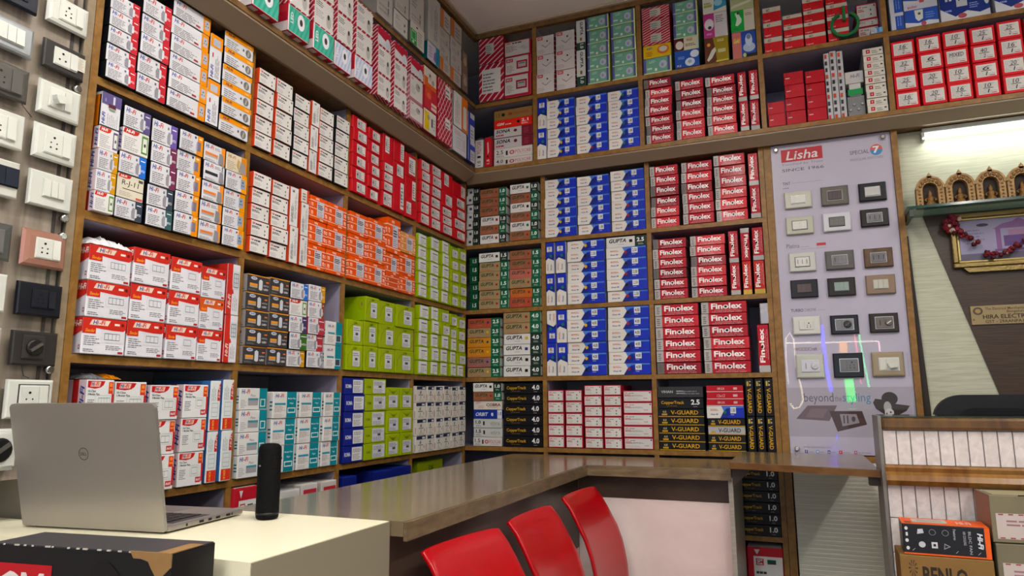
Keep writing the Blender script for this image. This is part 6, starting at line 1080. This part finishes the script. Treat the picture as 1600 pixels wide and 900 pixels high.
def shrine(x, z, w, h, label, variant):
    root = empty('carved_shrine', (x, 2.84, z), label=label, cat='shrine', group='carved shrines on the glass shelf')
    # arched body as ring of stones with an open niche
    ni = w*.26; sp_ = h*.56; th = .022; cx = w/2
    def arch(r0, r1, y0, y1, a0=0, a1=180, n=14, sq=1.0):
        P_ = []
        for i in range(n+1):
            a = R_(a0+(a1-a0)*i/n); P_.append((cx+r1*math.cos(a), sp_+r1*math.sin(a)*sq))
        for i in range(n, -1, -1):
            a = R_(a0+(a1-a0)*i/n); P_.append((cx+r0*math.cos(a), sp_+r0*math.sin(a)*sq))
        return P_
    G().box(0, w, th, th+.006, 0, sp_).build('back_board', DRK, root)
    G().prism([(cx+w*.5*math.cos(R_(a)), sp_+w*.5*math.sin(R_(a))) for a in range(0, 181, 12)], th, th+.006, 'y').build('back_board', DRK, root)
    for s in (0, 1):
        x0, x1 = (0, cx-ni) if s == 0 else (cx+ni, w)
        o = G().box(x0+.0005, x1-.0005, 0, th, .006, sp_, .001).build('pillar', GLD, root)
        for k in range(5):
            G().lathe([(.0042, 0), (.003, -.002)], ((x0+x1)/2, 0, .014+k*.0125), 'y', 6).build('carved_boss', M('#6a4c28', .5), o)
    G().prism(arch(ni, w*.5, 0, th), 0, th, 'y').build('arch', GLD, root)
    G().prism(arch(w*.44, w*.52, -.004, 0), -.004, 0, 'y').build('arch_rim', GLD, root)
    for k in range(7):
        a = R_(20+k*23.3); G().lathe([(.006, 0), (.0035, -.003)], (cx+w*.35*math.cos(a), 0, sp_+w*.35*math.sin(a)), 'y', 7).build('carved_leaf', M('#7a582f', .5), root)
    G().prism([(cx-.009, sp_+w*.5), (cx, sp_+w*.5+.016), (cx+.009, sp_+w*.5), (cx, sp_+w*.5-.012)], -.004, th*.6, 'y').build('finial', GLD, root)
    G().box(-.001, w+.001, -.004, th+.006, 0, .006).build('plinth', DRK, root)
    # small seated figure: one lathe-like continuous body
    bm = bmesh.new(); prof = [(.0155, .007), (.0165, .014), (.012, .021), (.0085, .027), (.0105, .034), (.0095, .040), (.005, .044), (.0068, .049), (.0062, .054), (.0045, .059), (.001, .066)]
    G().lathe([(a*(1 if variant != 0 else 1.05), b_) for a, b_ in prof], (cx, th*.45, 0), 'z', 12).build('figurine', M('#7d5c34', .5, .1), root)
    for s in (-1, 1): G().tube([(cx+s*.010, th*.4, .037), (cx+s*.0175, th*.25, .031), (cx+s*.013, th*.1, .024)], .0028, 6).build('figurine_arm', M('#7d5c34', .5, .1), root)
X0 = .446
for i, nm in enumerate(('leftmost carved wooden shrine on the glass shelf', 'second carved wooden shrine from the display panel', 'third carved wooden shrine from the display panel', 'fourth carved wooden shrine, at the right edge', 'fifth carved wooden shrine, beyond the right edge')):
    shrine(X0+i*.0935, 1.9802, .09, .125, nm, i)
fr = empty('picture_frame', (0, 0, 0), label='gilt picture frame with throne print on the brown alcove wall', cat='picture')
GILT = M('#7d6c46', .3, .7, bump=.3, bscale=120); FX0, FX1, FZ0, FZ1 = .556, .99, 1.765, 1.966; fy = AW-.03
for (x0, x1, z0, z1) in ((FX0, FX1, FZ0, FZ0+.018), (FX0, FX1, FZ1-.018, FZ1), (FX0, FX0+.018, FZ0+.018, FZ1-.018), (FX1-.018, FX1, FZ0+.018, FZ1-.018)):
    G().box(x0, x1, fy, AW-.008, z0, z1, .004).build('frame_bar', GILT, fr)
for (x0, x1, z0, z1) in ((FX0+.018, FX1-.018, FZ0+.018, FZ0+.026), (FX0+.018, FX1-.018, FZ1-.026, FZ1-.018), (FX0+.018, FX0+.026, FZ0+.026, FZ1-.026), (FX1-.026, FX1-.018, FZ0+.026, FZ1-.026)):
    G().box(x0, x1, fy+.006, AW-.008, z0, z1, .002).build('inner_bar', M('#94845a', .28, .7), fr)
G().box(FX0+.026, FX1-.026, fy+.012, AW-.008, FZ0+.026, FZ1-.026).build('print_sheet', M('#8a86a0', .4, noise=.25, nscale=12), fr)
fpn = Print(); fpn.add([r(.28, .18, .7, .24, '#6a4a78'), r(.3, .24, .34, .74, '#7a5484'), r(.64, .24, .68, .74, '#7a5484'), p([(.28, .74), (.7, .74), (.62, .86), (.54, .9), (.49, .98), (.44, .9), (.36, .86)], '#7d5a86'), r(.36, .3, .62, .56, '#5a3f74'), r(.4, .56, .58, .7, '#94708e'), e(.2, .86, .05, .04, '#3a2f44'), e(.78, .86, .05, .04, '#3a2f44'), f(.06, .4, .22, .8, 5, '#77708c'), r(0, 0, 1, .16, '#5f5a70')], lambda u, v, o: (FX0+.026+u*(FX1-FX0-.052), fy+.012-o, FZ0+.026+v*(FZ1-FZ0-.052))); fpn.build('picture_print', fr)
G().prism([(FX0+.03, FZ0-.002), (FX1, FZ0-.002), (FX1, FZ0-.018), (FX0+.045, FZ0-.018)], fy+.002, AW-.008, 'y').build('ledge', GILT, fr)
gar = empty('flower_garland', (0, 0, 0), label='crimson and white artificial flower garland draped over the gilt frame', cat='garland')
def flower(x, y, z, rr, col, nm='flower'):
    bm = bmesh.new(); bmesh.ops.create_icosphere(bm, subdivisions=2, radius=rr); rd_ = random.Random(int(x*9999+z*777))
    for v in bm.verts: v.co *= rd_.uniform(.72, 1.12); v.co += Vector((x, y, z))
    G().addbm(bm).build(nm, M(col, .6, noise=.35, nscale=60), gar)
yy = fy-.012
for i in range(34):
    rd_ = random.Random(i); flower(FX0+.006+rd_.uniform(-.024, .024), yy+rd_.uniform(-.006, .006), FZ1-.038+rd_.uniform(-.034, .030), rd_.uniform(.008, .0115), '#b0a090' if i in (4, 9, 15) else ['#4f0c18', '#661222', '#7a1a2c'][i % 3])
PTH = [(FX0+.02, FZ1-.06), (FX0+.035, FZ1-.085), (FX0+.055, FZ1-.10), (FX0+.07, FZ1-.115), (FX0+.10, FZ0+.045), (FX0+.125, FZ0+.036), (FX0+.15, FZ0+.04), (FX0+.175, FZ0+.05), (FX0+.20, FZ0+.065), (FX0+.225, FZ0+.085), (FX0+.25, FZ0+.11), (FX0+.28, FZ0+.13)]
for i, (x, z) in enumerate(PTH):
    for k in range(4):
        rd_ = random.Random(i*17+k); flower(x+rd_.uniform(-.009, .009), yy+rd_.uniform(-.004, .004), z+rd_.uniform(-.008, .008), rd_.uniform(.007, .010), '#a8906a' if (i*4+k) % 11 == 3 else ['#4f0c18', '#661222', '#7a1a2c'][k % 3])
br = empty('brass_plate', (0, 0, 0), label='engraved brass membership plate on the brown alcove wall', cat='plaque')
G().box(.594, .90, AW-.012, AW-.0065, 1.556, 1.625, .002).build('plate', M('#86775a', .35, .5), br)
bq = Print(); bq.add([e(.075, .72, .05, .2, '#4a3f2c', 20), e(.075, .72, .03, .12, '#8f7a50', 16), t('The Electrical Merchants\' Association', .15, .76, .72, .9, '#3a2f1a', .005), t('Bengaluru', .36, .56, .54, .72, '#3a2f1a', .01), t('HIRA ELECTRIC', .12, .3, .6, .52, '#2a2010', .02), t('GST - 29AANPA1917F1ZX', .14, .08, .72, .24, '#2a2010', .01)], lambda u, v, o: (.594+u*.306, AW-.0122-o, 1.556+v*.069)); bq.build('engraving', br)
for x in (.602, .892): G().lathe([(.003, 0), (.002, -.0015)], (x, AW-.012, 1.575), 'y', 8).build('screw', M('#55482a', .3, .8), br)
# office chair behind the reception desk
oc = empty('office_chair', (0, 0, 0), label='black mesh-backed office chair behind the reception desk', cat='chair')
pts = []
for cx_, cz_, a0 in ((.86, 1.225, 0), (.49, 1.225, 90), (.49, .86, 180), (.86, .86, 270)):
    for k in range(8): a = R_(a0+k*90/7); pts.append((cx_+.085*math.cos(a), cz_+.083*math.sin(a)))
G().prism(pts, 2.66, 2.70, 'y').build('backrest', M('#0f1014', .5, bump=.3, bscale=400), oc)
pts2 = [(.675+(x-.675)*.82, 1.045+(z-1.045)*.84) for x, z in pts]
G().prism(pts2, 2.652, 2.6595, 'y').build('mesh_panel', M('#17181d', .75, bump=.8, bscale=900), oc)
G().box(.46, .89, 2.44, 2.74, .47, .54, .03).build('seat', M('#14151a', .7), oc)
G().tube([(.675, 2.70, .8), (.675, 2.72, .6), (.675, 2.66, .5)], .02, 10).build('spine', M('#101114', .4), oc)
G().tube([(.675, 2.64, .47), (.675, 2.64, .09)], .025, 12).build('gas_lift', M('#1a1a1c', .3, .6), oc)
for i in range(5):
    a = 2*math.pi*i/5; G().tube([(.675, 2.64, .09), (.675+.26*math.cos(a), 2.64+.26*math.sin(a), .055)], .016, 8).build('leg', M('#101114', .4), oc)
    G().lathe([(.026, -.01), (.026, .01)], (.675+.26*math.cos(a), 2.64+.26*math.sin(a), .027), 'x', 12).build('caster', M('#18181a', .5), oc)
# ================================================================== small things on the shelves
# crumpled foil on the red-white cartons
def foil(name, label, x0, x1, y0, y1, z, hgt, col, metal, seed, cat, cols=None):
    rd_ = random.Random(seed); nx, ny = 8, 26; bm = bmesh.new(); V = []
    for i in range(nx+1):
        row = []
        for j in range(ny+1):
            u, v = i/nx, j/ny; ed = min(1, 6*u, 6*(1-u), 8*v, 8*(1-v))
            row.append(bm.verts.new((x0+(x1-x0)*u+rd_.uniform(-.003, .003), y0+(y1-y0)*v+rd_.uniform(-.002, .002), z+.0012+hgt*ed*(.45+.55*math.sin(v*3.1))*rd_.uniform(.55, 1.1))))
        V.append(row)
    for i in range(nx):
        for j in range(ny): bm.faces.new((V[i][j], V[i+1][j], V[i+1][j+1], V[i][j+1]))
    o = G().addbm(bm).build(name, M(col, .18, metal), label=label, cat=cat)
    md = o.modifiers.new('solid', 'SOLIDIFY'); md.thickness = .0008; md.offset = 1
    return o
foil('foil_wrap', 'crumpled silver foil lying on the topmost four-window carton, third shelf', -1.52, -1.396, 1.018, 1.128, 1.6370, .026, '#eeeef0', .3, 3, 'foil')
pz = 1.3470
foil('snack_pouch', 'silver end of a flat foil pouch on the fourth shelf at left', -1.50, -1.40, 1.04, 1.085, pz, .012, '#b5b5b8', .7, 5, 'pouch')
foil('orange_pouch', 'orange half of a flat foil pouch on the fourth shelf at left', -1.50, -1.40, 1.0865, 1.125, pz, .012, '#c4802c', .2, 6, 'pouch')
# silver sleeve standing behind the lone upright cable pack
G().box(-.1215, -.079, YB+.004, YB+.15, 1.5895, 1.672, .003).build('foil_sleeve', M('#a5a3a3', .2, .6, bump=.5, bscale=30), label='silver sleeve resting on the lone upright red cable pack', cat='sleeve')
# two flood lamps standing in the corner of the lower loft
for i, (x, nm) in enumerate(((-1.425, 'grey domed lamp standing in the loft corner, left one'), (-1.365, 'grey domed lamp standing in the loft corner, right one'))):
    lr = empty('work_lamp', (x, 3.10, 2.3615), label=nm, cat='lamp')
    G().lathe([(.026, .0), (.026, .006), (.008, .012), (.008, .2), (.012, .215)], (0, 0, 0), 'z', 14).build('stem', M('#8a9a86', .4), lr)
    G().lathe([(.012, .215), (.022, .222), (.027, .235), (.026, .25), (.014, .262)], (0, 0, 0), 'z', 20).build('head', M('#b5b5b2', .2, .5), lr)
    for s in (-1, 1): G().tube([(s*.02, .0, .22), (s*.018, .0, .12), (s*.012, 0, .08)], .0055, 8).build('support_arm', M('#8a9a86', .4), lr)
# breakers and terminal strips
def strip(x0, x1, z0, z1, label, y=2.842):
    root = empty('breaker_strip', (x0, y, z0), label=label, cat='breaker strip', group='breaker strips on the lower loft')
    w_, h_ = x1-x0, z1-z0; n = 10
    G().box(0, w_, 0, .05, 0, h_, .001).build('rail', M('#b5b5b8', .4), root)
    for i in range(n): G().box(w_*.15, w_*.55, -.003, 0, h_*(i+.2)/n, h_*(i+.75)/n).build('contact', M('#2a2a2e' if i % 3 else '#b8442c', .4), root)
strip(.176, .195, 2.362, 2.64, 'white contact strip nearest the crimson cartons')
strip(.197, .220, 2.362, 2.645, 'white contact strip with dark poles, second from the crimson cartons')
strip(.222, .243, 2.362, 2.64, 'white contact strip beside the green-labelled breaker')
mb = empty('breaker_unit', (.247, 2.84, 2.362), label='white and green-labelled breaker unit between strips and flat cartons', cat='breaker')
G().box(0, .060, .004, .08, 0, .085, .002).build('terminal_block', M('#77787a', .4), mb)
G().box(.004, .056, -.001, .0035, .088, .112).build('green_label', M('#1f8a4a', .4), mb)
G().box(.01, .05, .002, .08, .086, .135).build('breaker_body', M('#b5b5b4', .4), mb)
G().box(-.002, .062, 0, .08, .136, .185, .002).build('breaker_top', M('#b9b6b4', .4), mb)
for i in range(4): G().lathe([(.006, 0), (.005, -.005)], (.009+i*.014, .004, .03+.02*(i % 2)), 'y', 10).build('terminal_screw', M('#a5a5a5', .25, .8), mb)
hq = Print(); hq.add([t('Hi-Fi', .3, .45, .8, .75, '#3a4a6a', .01, .2)], lambda u, v, o: (-.002+u*.064, -o, .136+v*.049)); hq.build('printed_name', mb)
# green tape ring
tr = empty('tape_ring', (.258, 2.812, 2.678+.052), label='open green tape ring standing on edge in the upper loft', cat='tape ring')
P_ = [(.052*math.cos(R_(a)), 0, .052*math.sin(R_(a))) for a in range(112, 430, 8)]
g = G()
for a, b_ in zip(P_, P_[1:]):
    k = .8
    g.prism([(a[0], a[2]), (b_[0], b_[2]), (b_[0]*k, b_[2]*k), (a[0]*k, a[2]*k)], -.009, .009, 'y')
g.build('ring', M('#1f6a3c', .35), tr); G().box(-.006, .004, -.010, .008, .015, .075).build('loose_end', M('#1f6a3c', .35), tr)
G().box(.235, .30, 2.815, 2.9, 2.6745, 2.6885, .001).build('black_strip_carton', M('#17191c', .35), label='thin black carton lying under the green tape ring', cat='carton')
sb = empty('small_carton', (.345, 2.812, 2.6745), label='small pale blue and white carton beside the black strip carton', cat='carton')
G().box(0, .04, 0, .05, 0, .02, .0008).build('body', M('#b5bcc4', .4), sb); q = Print(); q.add([r(.5, 0, .75, 1, '#3f78b8'), r(.8, 0, 1, 1, '#5a9ac4'), f(.08, .2, .42, .8, 3)], lambda u, v, o: (u*.04, -o, v*.02)); q.build('printed_front', sb)
# bodies of the added, unseen batten lamps
for i, (x, y, pw) in enumerate(FILL_LAMPS):
    pl_ = empty('added_batten_lamp', (x, y, LAMPZ), label='added unseen batten lamp hanging from the ceiling '+['above the red chairs', 'above the reception desk', 'left behind the camera', 'right behind the camera', 'far behind the camera, left', 'far behind the camera, right'][i], cat='ceiling light', group='batten lamps')
    G().box(-.055, .055, -.58, .58, -.008, .008, .002).build('body', M('#c9c9c9', .4), pl_)
    G().box(-.05, .05, -.55, .55, -.015, -.0085).build('lower_diffuser', M('#fffaf0', .5, emit=2.5, var=0, noise=0), pl_)
    G().box(-.05, .05, -.55, .55, .0085, .015).build('upper_diffuser', M('#fffaf0', .5, emit=1.5, var=0, noise=0), pl_)
    for s in (-.4, .4): G().tube([(0, s, .015), (0, s, CEIL-LAMPZ-.001)], .004, 8).build('hanger', M('#9a9a9a', .4, .6), pl_)
# ================================================================== LED ribbons hanging at the shop front behind the camera (seen mirrored in the poster's clear sheet)
def led(name, label, pts, wd, col, power):
    g = G(); g.tube([(x, -1.2, z) for x, z in pts], wd, 6)
    g.build(name, M(col, .4, emit=power, var=0, noise=0), label=label, cat='light ribbon', group='light ribbons at the shop front')
led('light_ribbon', 'blue light ribbon hanging at the shop front, mirrored in the white panel', [(0.239, 1.963), (0.242, 1.774), (0.249, 1.57), (0.277, 1.356)], 0.016, '#2222ff', 36)
led('light_ribbon', 'amber light ribbon at the shop front', [(0.404, 1.798), (0.402, 1.705)], 0.035, '#ffb030', 12)
led('light_ribbon', 'green light ribbon at the shop front', [(0.427, 1.469), (0.438, 1.264)], 0.04, '#20ff60', 16)
led('light_ribbon', 'mint light strand at the shop front', [(0.54, 1.869), (0.556, 1.678), (0.571, 1.535), (0.586, 1.393)], 0.007, '#40ffa0', 17)
led('light_ribbon', 'pink light strand at the shop front', [(0.503, 1.87), (0.518, 1.65), (0.522, 1.422)], 0.006, '#ff6080', 16)
led('light_ribbon', 'white light strand strung level at the shop front', [(-0.09, 1.809), (0.314, 1.801), (0.689, 1.8)], 0.005, '#fff4e0', 17)
led('light_ribbon', 'pink-white short ribbon at the shop front', [(0.694, 1.799), (0.697, 1.708)], 0.008, '#ffc0d0', 17)
led('light_ribbon', 'warm white looped strand at the shop front', [(-0.005, 1.575), (-0.01, 1.842), (-0.039, 1.903), (-0.076, 1.857), (-0.088, 1.666), (-0.08, 1.429)], 0.006, '#fff0d0', 12)
led('light_ribbon', 'warm white hanging strand at the shop front', [(0.016, 1.475), (0.03, 1.358), (0.036, 1.283), (0.005, 1.219), (-0.05, 1.207), (-0.08, 1.254)], 0.006, '#ffeec0', 16)
led('light_ribbon', 'blue glowing dot at the shop front', [(0.285, 0.953), (0.3, 0.948)], 0.03, '#2a30ff', 12)
